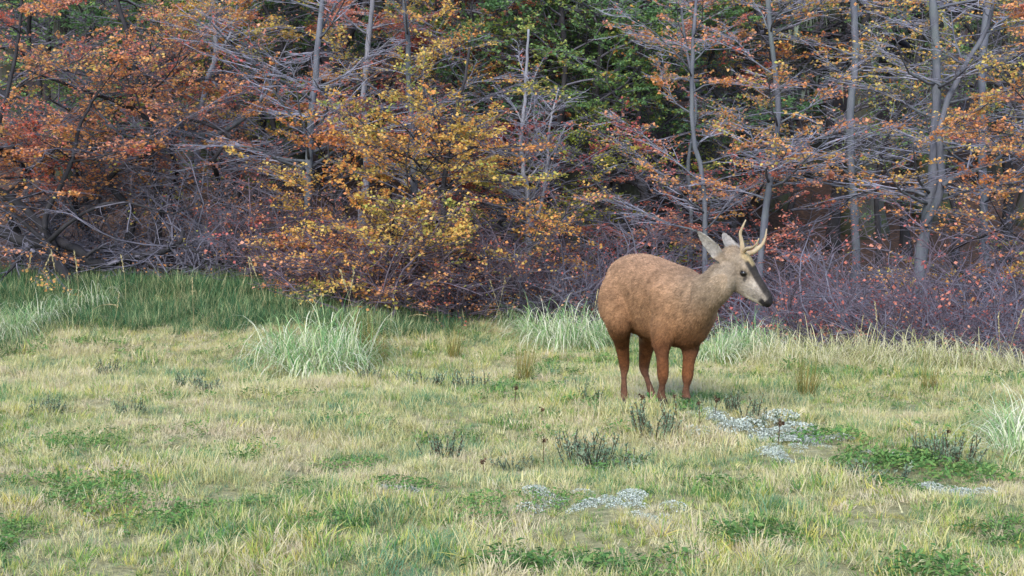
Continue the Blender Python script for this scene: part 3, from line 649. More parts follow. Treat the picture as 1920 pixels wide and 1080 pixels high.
def build_grass():
    """one uncountable cover: tuft shapes live in the same mesh as the points they stand on"""
    rng = rs(21)
    V = []
    for i in range(4): g = Geo(); tuft(g, rng, 46, 0.066, 0.0032, 1.0, 0.06, 0.8, 0.30, 0.85); V.append((g, 0))
    for i in range(2): g = Geo(); tuft(g, rng, 28, 0.10, 0.0026, 1.5, 0.04, 1.0, 0.45, 0.9, 5); V.append((g, 0))
    for i in range(2): g = Geo(); tuft(g, rng, 20, 0.062, 0.0058, 1.1, 0.05, 0.6, 0.2, 0.7); V.append((g, 1))
    g = Geo(); tuft(g, rng, 22, 0.095, 0.0042, 1.3, 0.03, 0.6, 0.5, 1.0, 4); V.append((g, 1))
    for i in range(2):                                                       # low leafy herbs
        g = Geo(); n = 26; a = rng.uniform(0, 6.28, n); r = 0.06 * np.sqrt(rng.rand(n)); C = np.stack([np.cos(a) * r, np.sin(a) * r, rng.uniform(0.01, 0.055, n)], 1)
        U = norm(np.stack([np.cos(a), np.sin(a), rng.uniform(0, 0.8, n)], 1)); N_ = norm(np.array([0, 0, 1.0]) + rng.normal(0, 0.4, (n, 3))); U = norm(U - N_ * np.sum(U * N_, 1, keepdims=True))
        g.leaves(C, U, N_, rng.uniform(0.014, 0.032, n), rng.uniform(0.2, 0.9, n), 0.22); V.append((g, 2))
    for i in range(2): g = Geo(); tuft(g, rng, 40, 0.16, 0.0042, 1.0, 0.08, 0.8, 0.10, 0.95, 4); V.append((g, 3))
    for i in range(2): g = Geo(); tuft(g, rng, 22, 0.05, 0.006, 1.6, 0.07, 1.0, 0.7, 1.0, 3); V.append((g, 0))     # flattened dead thatch
    mats = [M['straw'], M['blade'], M['herb'], M['lush']]
    # scatter
    n = 70000
    y = 2.6 + (15.2 - 2.6) * rng.rand(n) ** 0.80; x = rng.uniform(-1, 1, n) * (0.47 * y + 1.6)
    f = forestness(x, y); ok = rng.rand(n) > f * 1.2; x, y = x[ok], y[ok]; n = len(x); z = ground_z(x, y)
    near = sst(7.0, 4.2, y); green = 0.5 * near + 1.1 * (vnoise(x, y, 0.9, 31) - 0.5) + 0.9 * (vnoise(x, y, 0.28, 32) - 0.5)
    leftgreen = 0.85 * sst(10.9, 12.9, y + 2.2 * (vnoise(x, y, 0.7, 36) - 0.5)) * sst(-0.2, -1.6, x)  # greener left strip, canopy shade painted into its grass colour
    var = rng.randint(0, 4, n); var = np.where(rng.rand(n) < 0.25, rng.randint(4, 6, n), var)
    var = np.where(rng.rand(n) < 0.25 * sst(0.45, 0.7, vnoise(x, y, 0.5, 37)) + 0.05, rng.randint(13, 15, n), var)
    pg = np.clip(0.13 + 0.42 * green, 0.04, 0.75)
    var = np.where(rng.rand(n) < pg, np.where(rng.rand(n) < 0.17, 8, rng.randint(6, 8, n)), var)
    hb = sst(0.62, 0.85, vnoise(x, y, 0.45, 33)) * (0.15 + 0.55 * near); var = np.where(rng.rand(n) < hb, rng.randint(9, 11, n), var)
    var = np.where(rng.rand(n) < leftgreen, rng.randint(11, 13, n), var)
    hum = vnoise(x, y, 0.33, 34); sc = rng.uniform(0.55, 1.25, n) * (0.55 + 0.85 * hum) * np.clip(0.85 + 0.03 * (y - 5), 0.8, 1.1)
    tone = rng.uniform(-0.5, 0.5, n) * 0.9 + 1.15 * (vnoise(x, y, 0.26, 35) - 0.5)
    bare = sst(0.30, 0.16, vnoise(x, y, 0.24, 38)) * 0.3; sc *= 1 - bare          # worn spots where the thatch shows
    for px, d, r_, k_ in [(1385, 6.85, .24, .55), (1425, 6.65, .18, .5), (1335, 7.0, .14, .45), (1500, 6.5, .2, .55), (1460, 6.15, .18, .45), (1530, 6.3, .14, .5), (1560, 6.35, .25, .5), (1640, 6.0, .25, .5), (1700, 5.9, .25, .5), (1760, 5.75, .25, .5),
                         (1045, 5.05, .16, .2), (1115, 4.98, .14, .2), (1190, 4.95, .16, .2), (1240, 4.72, .14, .2), (1780, 5.4, .14, .7), (1800, 5.25, .14, .7), (745, 5.45, .12, .7)]:
        sc *= 1 - k_ * np.exp(-(np.hypot(x - (px - 960) / FPX * d, y - d + 0.05) / r_) ** 2)
    sc *= 1 + 0.8 * np.exp(-(np.hypot(x - 0.88, y - 7.02) / 0.32) ** 2)
    off = sum(len(np.concatenate(gg.v)) for gg, _ in V)
    allv = []; f4s = []; f3s = []; ts = []; vid = []; m4 = []; m3 = []; o = 0
    for i, (gg, mi) in enumerate(V):
        v = np.concatenate(gg.v); allv.append(v); ts.append(np.concatenate(gg.t)); vid.append(np.full(len(v), i))
        a = np.concatenate(gg.f4) + o if gg.f4 else np.zeros((0, 4), int); b = np.concatenate(gg.f3) + o if gg.f3 else np.zeros((0, 3), int)
        f4s.append(a); f3s.append(b); m4.append(np.full(len(a), mi)); m3.append(np.full(len(b), mi)); o += len(v)
    G = Geo(); G.add(np.concatenate(allv + [np.stack([x, y, z], 1)]), np.concatenate(f4s), np.concatenate(f3s), np.concatenate(ts + [np.zeros(n)]))
    me = G.mesh("meadow_grass", mats)
    me.polygons.foreach_set("material_index", np.concatenate([np.concatenate(m4), np.concatenate(m3)]).astype(np.int32))
    def put(nm, tp, arr):
        q = me.attributes.new(nm, tp, 'POINT')
        q.data.foreach_set("value" if tp != 'FLOAT_VECTOR' else "vector", arr)
    put("shape_id", 'INT', np.concatenate([np.concatenate(vid), np.full(n, -1)]).astype(np.int32))
    put("pick", 'INT', np.concatenate([np.zeros(off), var]).astype(np.int32))
    put("tone", 'FLOAT', np.concatenate([np.zeros(off), tone]).astype(np.float32))
    put("size", 'FLOAT', np.concatenate([np.ones(off), sc]).astype(np.float32))
    rot = np.zeros((off + n, 3)); rot[off:, 2] = rng.uniform(0, 6.28, n); rot[off:, 0] = rng.normal(0, 0.25, n); rot[off:, 1] = rng.normal(0, 0.25, n)
    put("turn", 'FLOAT_VECTOR', rot.astype(np.float32).ravel())
    ob = obj("meadow_grass", me); tag(ob, "short straw and green grass covering the meadow", "grass", kind="stuff")
    nt = bpy.data.node_groups.new("grass_scatter", 'GeometryNodeTree')
    nt.interface.new_socket("Geometry", in_out='INPUT', socket_type='NodeSocketGeometry'); nt.interface.new_socket("Geometry", in_out='OUTPUT', socket_type='NodeSocketGeometry')
    gi = nt.nodes.new("NodeGroupInput"); go = nt.nodes.new("NodeGroupOutput"); Lk = nt.links.new
    def named(nm, tp):
        q = nt.nodes.new("GeometryNodeInputNamedAttribute"); q.data_type = tp; q.inputs['Name'].default_value = nm; return q.outputs['Attribute']
    sid = named("shape_id", 'INT')
    def sep(val):
        c = nt.nodes.new("FunctionNodeCompare"); c.data_type = 'INT'; c.operation = 'EQUAL'
        ins = [s_ for s_ in c.inputs if s_.type == 'INT']; Lk(sid, ins[0]); ins[1].default_value = val
        s_ = nt.nodes.new("GeometryNodeSeparateGeometry"); s_.domain = 'POINT'
        Lk(gi.outputs[0], s_.inputs['Geometry']); Lk(c.outputs[0], s_.inputs['Selection']); return s_.outputs['Selection']
    g2i = nt.nodes.new("GeometryNodeGeometryToInstance")
    for i in reversed(range(len(V))): Lk(sep(i), g2i.inputs[0])
    iop = nt.nodes.new("GeometryNodeInstanceOnPoints"); Lk(sep(-1), iop.inputs['Points']); Lk(g2i.outputs[0], iop.inputs['Instance'])
    iop.inputs['Pick Instance'].default_value = True; Lk(named("pick", 'INT'), iop.inputs['Instance Index'])
    e2r = nt.nodes.new("FunctionNodeEulerToRotation"); Lk(named("turn", 'FLOAT_VECTOR'), e2r.inputs[0]); Lk(e2r.outputs[0], iop.inputs['Rotation'])
    Lk(named("size", 'FLOAT'), iop.inputs['Scale']); Lk(iop.outputs[0], go.inputs[0])
    md = ob.modifiers.new("scatter", 'NODES'); md.node_group = nt

def tussock_mesh(seed, n, h, w, droop, lean, spread, t0, t1, mat, k=7):
    rng = rs(seed); g = Geo(); tuft(g, rng, n, h, w, lean, spread, droop, t0, t1, k); return g.mesh("blades", mat)

def build_meadow_plants():
    rng = rs(31)
    def ft(seed, n, h, w, sp, t0, t1, m):
        g = Geo(); fountain(g, rs(seed), n, h, w, sp, t0, t1); return g.mesh("blades", m)
    T = [ft(401 + i, 330, 0.52, 0.0055, 0.15, 0.0, 0.6, M['tussock']) for i in range(3)]
    D = [ft(411 + i, 230, 0.42, 0.0050, 0.13, 0.0, 0.8, M['tussock_dry']) for i in range(3)]
    Rr = [tussock_mesh(421 + i, 90, 0.40, 0.0042, 0.08, 0.35, 0.06, 0.0, 1.0, M['rush'], 4) for i in range(2)]
    def put(name, meshes, spots, label, cat, group=None):
        for i, (px, d, s) in enumerate(spots):
            p = on_ground(px, d); o = obj(name, meshes[i % len(meshes)], None, (p[0], p[1], p[2] - 0.01)); o.rotation_euler = (rng.normal(0, 0.08), rng.normal(0, 0.08), rng.uniform(0, 6.28)); o.scale = (s, s, s)
            tag(o, label if isinstance(label, str) else label[i], cat, group)
    put("tussock", T, [(590, 9.8, 1.45), (540, 10.3, 1.2), (650, 10.1, 1.2), (610, 10.6, 1.3)], "pale green drooping tussock of the big clump left of the open meadow", "tussock", "big green tussock clump")
    put("tussock", T, [(1010, 12.2, 1.1), (1060, 11.4, 1.2), (1100, 11.6, 1.15), (960, 12.8, 0.9), (1130, 12.2, 1.0), (1035, 11.8, 1.1)], "pale drooping tussock beside the deer's rump", "tussock", "tussocks beside the deer's rump")
    put("tussock", T, [(1345, 10.5, 0.9), (1395, 10.9, 0.9), (1370, 11.4, 0.8), (1420, 10.9, 1.0)], "green tussock under the deer's chin", "tussock", "tussocks under the deer's chin")
    put("tussock", D, [(1470, 10.5, 1.0), (1520, 10.6, 1.0), (1565, 10.2, 1.1), (1610, 10.3, 0.9), (1650, 9.9, 1.0), (1700, 9.9, 1.1), (1745, 9.6, 1.0), (1790, 9.5, 0.95), (1835, 9.3, 1.0), (1875, 9.2, 0.8), (1540, 9.8, 0.8), (1680, 9.4, 0.7), (1490, 9.9, 0.8), (1440, 10.2, 0.9), (1600, 9.7, 0.7), (1930, 9.0, 0.9)],
        ["dry straw coloured tussock on the brow before " + mark(q) for q in (1470, 1500, 1565, 1610, 1650, 1700, 1745, 1785, 1835, 1875, 1540, 1680, 1490, 1440, 1600, 1930)], "tussock", "dry tussocks along the brow")
    put("tussock", T, [(20, 11.2, 0.9), (70, 11.7, 0.8), (-40, 11.0, 1.0), (120, 12.2, 0.8), (180, 12.4, 0.8)], "bluish green tussock in the grass below the gnarled tree", "tussock", "tussocks below the gnarled tree")
    put("tussock", T, [(1925, 6.15, 0.85), (1965, 6.5, 0.9), (1905, 6.7, 0.6)], "blue green tussock nearest the leafy herb patches", "tussock", "blue green foreground tussocks")
    put("rush_clump", Rr, [(690, 10.6, 1.0), (715, 10.3, 0.9), (660, 10.9, 1.0)], "upright brown rush clump beside the big green tussock", "rush", "brown rushes by the big tussock")
    put("rush_clump", Rr, [(1515, 8.4, 0.9)], "upright olive rush clump alone between lichen and dry tussocks", "rush")
    put("rush_clump", Rr, [(1745, 8.3, 0.65), (980, 9.2, 0.8), (850, 10.6, 0.8)], "short brown rush clump out in the straw grass", "rush", "short rushes in the straw grass")
    # tall seed stalks: a culm with a drooping head
    def stalk_mesh(seed, h, bend, heads, mat):
        r2 = rs(seed); g = Geo(); P = walk(np.array([[0, 0, -0.02]]), np.array([[bend, 0.1, 1.0]]), np.array([h]), 10, 0.04, -bend * 0.35, r2)
        g.tubes(P[0], np.linspace(0.0026, 0.0013, 10), 4, 0.5); n = 34
        t = r2.uniform(0.68, 1, n); p, Tn, _ = interp(P, np.ones((1, 10)), t[None]); p = p[0]; Tn = Tn[0]
        U = norm(Tn + r2.normal(0, 0.25, (n, 3))); N_ = norm(np.cross(U, r2.normal(0, 1, (n, 3)))); g.leaves(p + U * 0.006 + r2.normal(0, 0.003, (n, 3)), U, N_, r2.uniform(0.016, 0.03, n), r2.uniform(0.5, 1, n), 0.2)
        return g.mesh("stalk", mat)
    SM = [stalk_mesh(501, 0.55, 0.05, 1, M['stalk']), stalk_mesh(502, 0.62, 0.25, 1, M['stalk']), stalk_mesh(503, 0.45, 0.5, 1, M['stalk'])]
    put("seed_stalk", SM, [(40, 12.6, 1), (55, 12.5, 0.9), (75, 12.3, 1), (110, 12.6, 1), (145, 12.0, 1.1), (155, 11.8, 0.9), (210, 11.2, 0.8), (235, 12.4, 0.9), (340, 12.4, 0.8), (360, 11.6, 0.9), (440, 12.2, 0.8)],
        "thin straw seed stalk above the green grass below the gnarled tree", "grass stalk", "seed stalks below the gnarled tree")
    put("seed_stalk", SM, [(480, 12.6, 0.9), (505, 12.2, 1), (560, 12.3, 0.9), (650, 11.8, 1), (670, 11.5, 1), (745, 12.0, 0.8), (930, 12.6, 1.0), (945, 12.5, 0.9), (1062, 12.6, 0.9), (1108, 12.4, 0.9)],
        "thin straw seed stalk in front of the orange and purple shrubs", "grass stalk", "seed stalks before the shrubs")
    put("seed_stalk", SM, [(1610, 9.8, 0.8), (1647, 9.9, 0.8), (1825, 9.4, 0.8), (1880, 9.2, 0.8), (1890, 9.3, 0.8), (1750, 9.8, 0.7)],
        "thin straw seed stalk among the dry tussocks on the brow", "grass stalk", "seed stalks on the brow")
    # dead flower stalks near the deer
    def dead_mesh(seed, h):
        r2 = rs(seed); g = Geo(); P = walk(np.array([[0, 0, -0.02]]), np.array([[0.05, 0, 1.0]]), np.array([h]), 6, 0.05, 0, r2); g.tubes(P[0], np.linspace(0.003, 0.002, 6), 4, 0.4)
        n = 22; C = P[0][-1] + r2.normal(0, 0.007, (n, 3)); U = norm(r2.normal(0, 1, (n, 3))); N_ = norm(np.cross(U, r2.normal(0, 1, (n, 3)))); g.leaves(C, U, N_, r2.uniform(0.012, 0.02, n), r2.rand(n), 0.4)
        return g.mesh("flower_stalk", M['stalk_dark'])
    DM = [dead_mesh(511, 0.13), dead_mesh(512, 0.17)]
    put("dead_flower_stalk", DM, [(1199, 7.05, 1), (1272, 6.9, 0.9), (1342, 6.95, 1), (1315, 6.75, 0.9), (1463, 6.3, 1.1), (965, 7.6, 1), (1015, 7.1, 0.9), (1020, 6.1, 0.9), (910, 5.6, 0.8), (1780, 6.1, 0.8)],
        "single dark dead flower stalk with a small round head", "flower stalk", "dead flower stalks in the meadow")
    # heath dwarf shrubs: upright stems with short needles
    def heath(seed, n, h, spread):
        r2 = rs(seed); a = r2.uniform(0, 6.28, n); rr = spread * np.sqrt(r2.rand(n)); p = np.stack([np.cos(a) * rr, np.sin(a) * rr, np.full(n, -0.01)], 1)
        P = walk(p, np.stack([np.cos(a) * 0.35, np.sin(a) * 0.35, np.ones(n)], 1), h * r2.uniform(0.5, 1.2, n), 6, 0.12, 0, r2)
        w = Geo(); w.tubes(P, np.repeat(np.linspace(0.0035, 0.002, 6)[None], n, 0), 3, 0.5); f = Geo(); m = 26
        t = r2.uniform(0.15, 1.02, (n, m)); q, Tn, _ = interp(P, np.ones((n, 6)), t); q = q.reshape(-1, 3); Tn = Tn.reshape(-1, 3); k = len(q)
        U = norm(Tn * 0.8 + r2.normal(0, 0.6, (k, 3))); N_ = norm(np.cross(U, r2.normal(0, 1, (k, 3)))); f.leaves(q + U * 0.008, U, N_, r2.uniform(0.014, 0.024, k), r2.rand(k), 0.2)
        return w.mesh("stems", M['stalk_dark']), f.mesh("foliage", M['heath'])
    H = [heath(601, 26, 0.15, 0.10), heath(602, 30, 0.115, 0.14)]
    def put_heath(spots, label, group=None):
        for i, (px, d, s) in enumerate(spots):
            p = on_ground(px, d); r = empty("heath_shrub", (p[0], p[1], p[2] - 0.01), rng.uniform(0, 6.28), s); tag(r, label, "dwarf shrub", group)
            w, f = H[i % 2]; obj("stems", w, r); obj("foliage", f, r)
    put_heath([(1228, 6.65, 1.1)], "small grey green heath shrub just in front of the deer's forefeet")
    put_heath([(1105, 6.0, 1.15), (1155, 5.9, 1.0), (1085, 6.25, 0.9)], "grey green heath shrub in a low clump between the deer and the pale lichen", "heath clump before the deer")
    put_heath([(1400, 7.12, 0.9), (1450, 6.9, 0.8), (1365, 7.2, 0.7)], "grey green heath shrub growing through the white lichen", "heath in the white lichen")
    put_heath([(350, 8.6, 0.8), (385, 8.4, 0.8), (200, 9.6, 0.8)], "small dark heath shrub between the lush green grass and the straw meadow", "heath shrubs below the lush grass")
    put_heath([(690, 9.2, 0.8), (790, 9.0, 1.0), (880, 8.8, 1.0)], "small dark heath shrub between the big green tussock clump and the deer", "heath shrubs between tussock and deer")
    put_heath([(1110, 7.9, 0.7), (1080, 8.8, 0.8)], "small dark heath shrub beside the deer's hind feet", "heath shrubs by the hind feet")
    put_heath([(1800, 5.9, 1.0), (1650, 5.6, 0.9), (1760, 6.0, 0.9)], "small dark heath shrub standing in the green herb mats", "heath shrubs in the herb mats")
    put_heath([(830, 6.2, 0.9), (80, 7.6, 0.8), (240, 7.4, 0.7), (960, 6.0, 0.6)], "small dark heath shrub alone in the open straw grass", "scattered heath shrubs")
    # leafy herb patches
    def herb_mesh(seed, n, R):
        r2 = rs(seed); a = r2.uniform(0, 6.28, n); r = R * np.sqrt(r2.rand(n)) * (1 + 0.35 * np.sin(3 * a + seed)); hgt = 0.060 * (1 - (r / (R * 1.4)) ** 2) + 0.015
        C = np.stack([np.cos(a) * r, np.sin(a) * r * 0.7, hgt * r2.uniform(0.4, 1.1, n)], 1)
        U = norm(r2.normal(0, 1, (n, 3)) * np.array([1, 1, 0.6]) + np.array([0, 0, 0.4])); N_ = norm(np.array([0, 0, 1.0]) + r2.normal(0, 0.55, (n, 3))); U = norm(U - N_ * np.sum(U * N_, 1, keepdims=True))
        g = Geo(); g.leaves(C, U, N_, r2.uniform(0.012, 0.030, n), r2.uniform(0.2, 1, n), 0.25); return g.mesh("herb_leaves", M['herb'])
    Hm = [herb_mesh(701, 420, 0.22), herb_mesh(702, 520, 0.28)]
    def put_herb(spots, label, group=None): put("herb_patch", Hm, spots, label, "herbs", group)
    put_herb([(1560, 6.35, 1.1), (1640, 6.0, 1.0), (1700, 5.9, 1.1), (1760, 5.75, 1.2), (1850, 5.6, 1.0), (1600, 5.8, 0.9), (1690, 5.4, 0.9)], "low dark green leafy herb mat running from the lichen towards the foreground tussocks", "herb mats by the lichen")
    put_herb([(150, 5.2, 0.9), (190, 5.0, 0.9), (375, 4.95, 0.8), (640, 6.0, 0.8), (480, 5.0, 0.7), (760, 5.4, 0.8), (900, 4.9, 0.8), (620, 4.7, 0.8), (280, 4.7, 0.9), (1040, 5.0, 0.7)], "small bright green herb patch among yellow green blades", "small herb patches in the foreground")
    # white ground lichen
    def lichen_mesh(seed, n, R):
        r2 = rs(seed); k = 9; cx = r2.normal(0, R * 0.55, k); cy = r2.normal(0, R * 0.4, k); i = r2.randint(0, k, n)
        a = r2.uniform(0, 6.28, n); rr = R * 0.38 * np.sqrt(r2.rand(n)); h = 0.05 * (1 - (rr / (R * 0.42)) ** 2) + 0.012
        C = np.stack([cx[i] + np.cos(a) * rr, cy[i] + np.sin(a) * rr, h * r2.uniform(0.55, 1.05, n) * 0.8], 1)
        U = norm(r2.normal(0, 1, (n, 3))); N_ = norm(np.array([0, 0, 0.5]) + r2.normal(0, 0.8, (n, 3))); U = norm(U - N_ * np.sum(U * N_, 1, keepdims=True))
        g = Geo(); g.leaves(C, U, N_, r2.uniform(0.005, 0.014, n), np.clip(r2.normal(0.5, 0.2, n), 0, 1), 0.42, 0.3); return g.mesh("lichen", M['lichen'])
    Lm = [lichen_mesh(801, 2600, 0.26), lichen_mesh(802, 2000, 0.21)]
    put("lichen_patch", Lm, [(1385, 6.85, 1.15), (1335, 7.0, 0.7), (1425, 6.65, 0.9)], "white crinkled lichen patch beside the deer's forefeet", "lichen", "white lichen by the deer")
    put("lichen_patch", Lm, [(1500, 6.5, 0.8), (1460, 6.15, 0.7), (1530, 6.3, 0.5)], "white crinkled lichen patch up against the dark herb mat", "lichen", "white lichen against the herbs")
    put("lichen_patch", Lm, [(1685, 6.1, 0.5), (1780, 5.4, 0.55), (1800, 5.25, 0.5)], "small pale lichen patch inside the green herb mats", "lichen", "pale lichen within the herbs")
    put("lichen_patch", Lm, [(1045, 5.05, 0.62), (1115, 4.98, 0.5), (1190, 4.95, 0.6), (1240, 4.72, 0.5)], "pale greenish lichen patch sunk in the foreground grass", "lichen", "pale lichen sunk in the grass")
    put("lichen_patch", Lm, [(745, 5.45, 0.5)], "lone small pale lichen patch among straw and yellow blades", "lichen")

# ------------------------------------------------------------------ deer
def build_deer():
    O = np.array([0.98, 7.28, 0.0]); A = math.radians(68)
    X = np.array([math.cos(A), -math.sin(A), 0]); Yv = np.array([math.sin(A), math.cos(A), 0]); Zv = np.array([0, 0, 1.0])
    def L(x, y, z): return O + X * x + Yv * y + Zv * z
    me = bpy.data.meshes.new("deer_raw"); bm = bmesh.new()
    segs = []                                            # (region, points, radii) for colouring
    def loft(rings):
        loops = [[bm.verts.new(p) for p in r] for r in rings]; n = len(loops[0])
        for a, b in zip(loops[:-1], loops[1:]):
            for i in range(n): bm.faces.new((a[i], a[(i + 1) % n], b[(i + 1) % n], b[i]))
        bm.faces.new(loops[0][::-1]); bm.faces.new(loops[-1])
    ang = np.arange(24) * 2 * math.pi / 24
    def ring(c, u, v, a, b, e=1.0, b2=None):
        cs, sn = np.cos(ang), np.sin(ang); cs = np.sign(cs) * np.abs(cs) ** e; sn = np.sign(sn) * np.abs(sn) ** e
        bb = np.where(sn >= 0, b, b if b2 is None else b2)
        return [c + u * a * cc + v * q * ss for cc, ss, q in zip(cs, sn, bb)]
    # trunk: (x, top, bottom, half width)
    tr = [(-0.80, .78, .66, .05), (-0.775, .84, .58, .10), (-0.72, .885, .50, .155), (-0.63, .915, .455, .185), (-0.52, .922, .43, .195), (-0.40, .908, .425, .192), (-0.27, .888, .412, .190), (-0.14, .868, .400, .182),
          (-0.02, .855, .392, .172), (0.08, .830, .405, .150), (0.15, .785, .440, .120), (0.20, .73, .50, .078)]
    fine = np.array(tr); xs = np.linspace(fine[0, 0], fine[-1, 0], 34); F = np.stack([np.interp(xs, fine[:, 0], fine[:, i]) for i in range(4)], 1)
    for _ in range(2): F[1:-1] = 0.25 * F[:-2] + 0.5 * F[1:-1] + 0.25 * F[2:]
    loft([ring(L(x, 0, (t + b) / 2 + 0.03), Yv, Zv, w, t - (t + b) / 2 - 0.03, 0.92, (t + b) / 2 + 0.03 - b) for x, t, b, w in F])
    def limb(pts, rad, flat=1.0, m=24, up=None):
        rad = np.array(rad, float); P = smooth_path(np.column_stack([np.array(pts), rad]), m); R = P[:, 3]; P = P[:, :3]
        T = np.gradient(P, axis=0); T = norm(T); rr = []
        for p, t, r in zip(P, T, R):
            u = norm(np.cross(t, X if abs(t @ X) < 0.9 else Zv)); v = np.cross(t, u); rr.append(ring(p, u, v, r * flat, r))
        loft(rr)
    # neck and head
    poll = at(1370, 478, 6.98); yaw, pit = math.radians(24), math.radians(46.5)
    Fh = np.array([math.cos(yaw) * math.cos(pit), -math.sin(yaw) * math.cos(pit), -math.sin(pit)])
    Nh = np.array([math.cos(yaw) * math.sin(pit), -math.sin(yaw) * math.sin(pit), math.cos(pit)]); Sh = np.cross(Nh, Fh)
    def Hd(u, n, s): return poll + Fh * u + Nh * n + Sh * s
    neck = [at(1255, 575, 7.42), at(1290, 568, 7.22), at(1326, 550, 7.06), at(1350, 527, 7.0), at(1366, 508, 6.99), at(1374, 499, 6.99)]
    nr = [.185, .160, .126, .109, .097, .083]; limb(neck, nr, 0.82, 26)
    limb([at(1362, 552, 7.0), at(1334, 566, 7.03), at(1306, 588, 7.10), at(1288, 608, 7.20), at(1280, 615, 7.35)], [.04, .062, .080, .095, .10], 1.0, 16)   # breast
    hd = np.array([(-.045, .02, -.05, .035), (-.03, .050, -.075, .056), (.03, .072, -.100, .064), (.08, .076, -.118, .068), (.125, .066, -.124, .067), (.17, .048, -.117, .057), (.215, .037, -.103, .047), (.26, .030, -.085, .041),
                   (.295, .024, -.071, .038), (.322, .012, -.061, .035), (.342, -.004, -.050, .026), (.351, -.016, -.040, .013)])
    us = np.linspace(hd[0, 0], hd[-1, 0], 40); H = np.stack([np.interp(us, hd[:, 0], hd[:, i]) for i in range(4)], 1); H[1:-1] = 0.25 * H[:-2] + 0.5 * H[1:-1] + 0.25 * H[2:]
    rr = []
    for u, t, b, w in H:
        c = Hd(u, (t + b) / 2 + 0.012, 0); k = []
        for q in ang:                                    # wider above (eyes, cheeks) than below
            cc, ss = math.cos(q), math.sin(q); ww = w * (1.0 if ss > -0.2 else 1.0 - 0.35 * (-ss - 0.2))
            k.append(c + Sh * ww * np.sign(cc) * abs(cc) ** 0.9 + Nh * ss * ((t - (t + b) / 2 - 0.012) if ss >= 0 else ((t + b) / 2 + 0.012 - b)))
        rr.append(k)
    loft(rr)
    for s in (-1, 1):                                    # brow over each eye, muzzle pads
        limb([Hd(.075, .030, .048 * s), Hd(.115, .020, .060 * s), Hd(.15, .012, .050 * s)], [.020, .024, .014], 1.0, 8)
        limb([Hd(.30, -.012, .022 * s), Hd(.325, -.020, .020 * s), Hd(.34, -.022, .014 * s)], [.016, .018, .010], 1.0, 6)
    # ears: cupped blades
    def ear(base, tip, openv, wmax):
        ax = tip - base; Ln = np.linalg.norm(ax); t = ax / Ln; side = norm(np.cross(t, openv)); nv = np.cross(side, t); rr = []
        for q in np.linspace(0, 1, 16):
            w = wmax * (0.45 + 0.55 * math.sin(min(q * 2.2, 1) * math.pi / 2)) * (1 - q ** 1.9) ** 0.85 + 0.003
            c = base + ax * q - nv * 0.02 * math.sin(q * math.pi); outl = []
            for f in np.linspace(-1, 1, 9): outl.append(c + side * w * f + nv * (0.45 * w * f * f - 0.004))
            for f in np.linspace(1, -1, 9): outl.append(c + side * w * f * 0.97 + nv * (0.45 * w * f * f - 0.015))
            rr.append(outl)
        loft(rr)
    ear_b = [at(1356, 490, 6.93), at(1384, 478, 7.03)]; ear_t = [at(1304, 431, 6.90), at(1355, 431, 7.12)]
    ear(ear_b[0], ear_t[0], norm(np.array([-0.35, -0.90, -0.10])), 0.042); ear(ear_b[1], ear_t[1], norm(np.array([0.25, -0.95, 0.15])), 0.048)
    # legs (real joints: shoulder, elbow, knee, fetlock, hoof / hip, stifle, hock, fetlock, hoof)
    def gz(p): return float(ground_z(p[0], p[1]))
    def foreleg(top, elbow, knee, fet, s):
        ft = fet.copy(); ft[2] = gz(fet) + 0.075; toe = ft + X * 0.045; toe[2] = gz(toe) + 0.018
        limb([L(-0.05, 0.095 * s, 0.74), L(0.03, (0.092 if s > 0 else 0.112) * s, 0.60), top, elbow, (elbow + knee) / 2 + np.array([0, 0, 0.02]), knee, (knee + ft) / 2, ft, toe],
             [.098, .098, .078, .052, .036, .0325, .0180, .025, .024], 1.0, 44)
        return toe
    toes = []
    toes.append(foreleg(at(1245, 616, 7.22), at(1241, 650, 7.23), at(1243, 704, 7.20), at(1240, 752, 7.22), -1))
    toes.append(foreleg(at(1294, 616, 7.32), at(1294, 656, 7.30), at(1289, 706, 7.26), at(1286, 752, 7.28), 1))
    def hindleg(hip, stifle, mid, hock, fet, s):
        ft = fet.copy(); ft[2] = gz(fet) + 0.075; toe = ft + X * 0.045; toe[2] = gz(toe) + 0.018
        limb([hip, (hip + stifle) / 2 - X * 0.03, stifle, mid, hock + X * 0.012, hock * 0.6 + ft * 0.4, ft, toe], [.118, .124, .088, .049, .034, .0185, .025, .024], 0.92, 44)
        limb([mid - X * 0.03, hock - X * 0.012 + np.array([0, 0, 0.02]), hock - X * 0.008 - np.array([0, 0, 0.02])], [.022, .020, .014], 1.0, 10)
        return toe
    toes.append(hindleg(L(-0.61, -0.085, 0.74), at(1159, 600, 7.60), at(1166, 645, 7.76), at(1169, 685, 7.84), at(1171, 735, 7.80), -1))
    toes.append(hindleg(L(-0.61, 0.085, 0.74), at(1219, 600, 7.75), at(1212, 652, 7.90), at(1206, 688, 7.98), at(1224, 738, 7.80), 1))
    limb([L(-0.79, 0, 0.78), L(-0.84, 0, 0.70), L(-0.835, 0, 0.60), L(-0.82, 0, 0.55)], [.03, .032, .026, .012], 1.0, 10)   # tail
    bmesh.ops.recalc_face_normals(bm, faces=bm.faces[:]); bm.to_mesh(me); bm.free()
    raw = bpy.data.objects.new("deer_raw", me); COL.objects.link(raw)
    m1 = raw.modifiers.new("r", 'REMESH'); m1.mode = 'VOXEL'; m1.voxel_size = 0.0062
    m2 = raw.modifiers.new("s", 'SMOOTH'); m2.factor = 0.5; m2.iterations = 7
    dg = bpy.context.evaluated_depsgraph_get(); body = bpy.data.meshes.new_from_object(raw.evaluated_get(dg)); bpy.data.objects.remove(raw); bpy.data.meshes.remove(me)
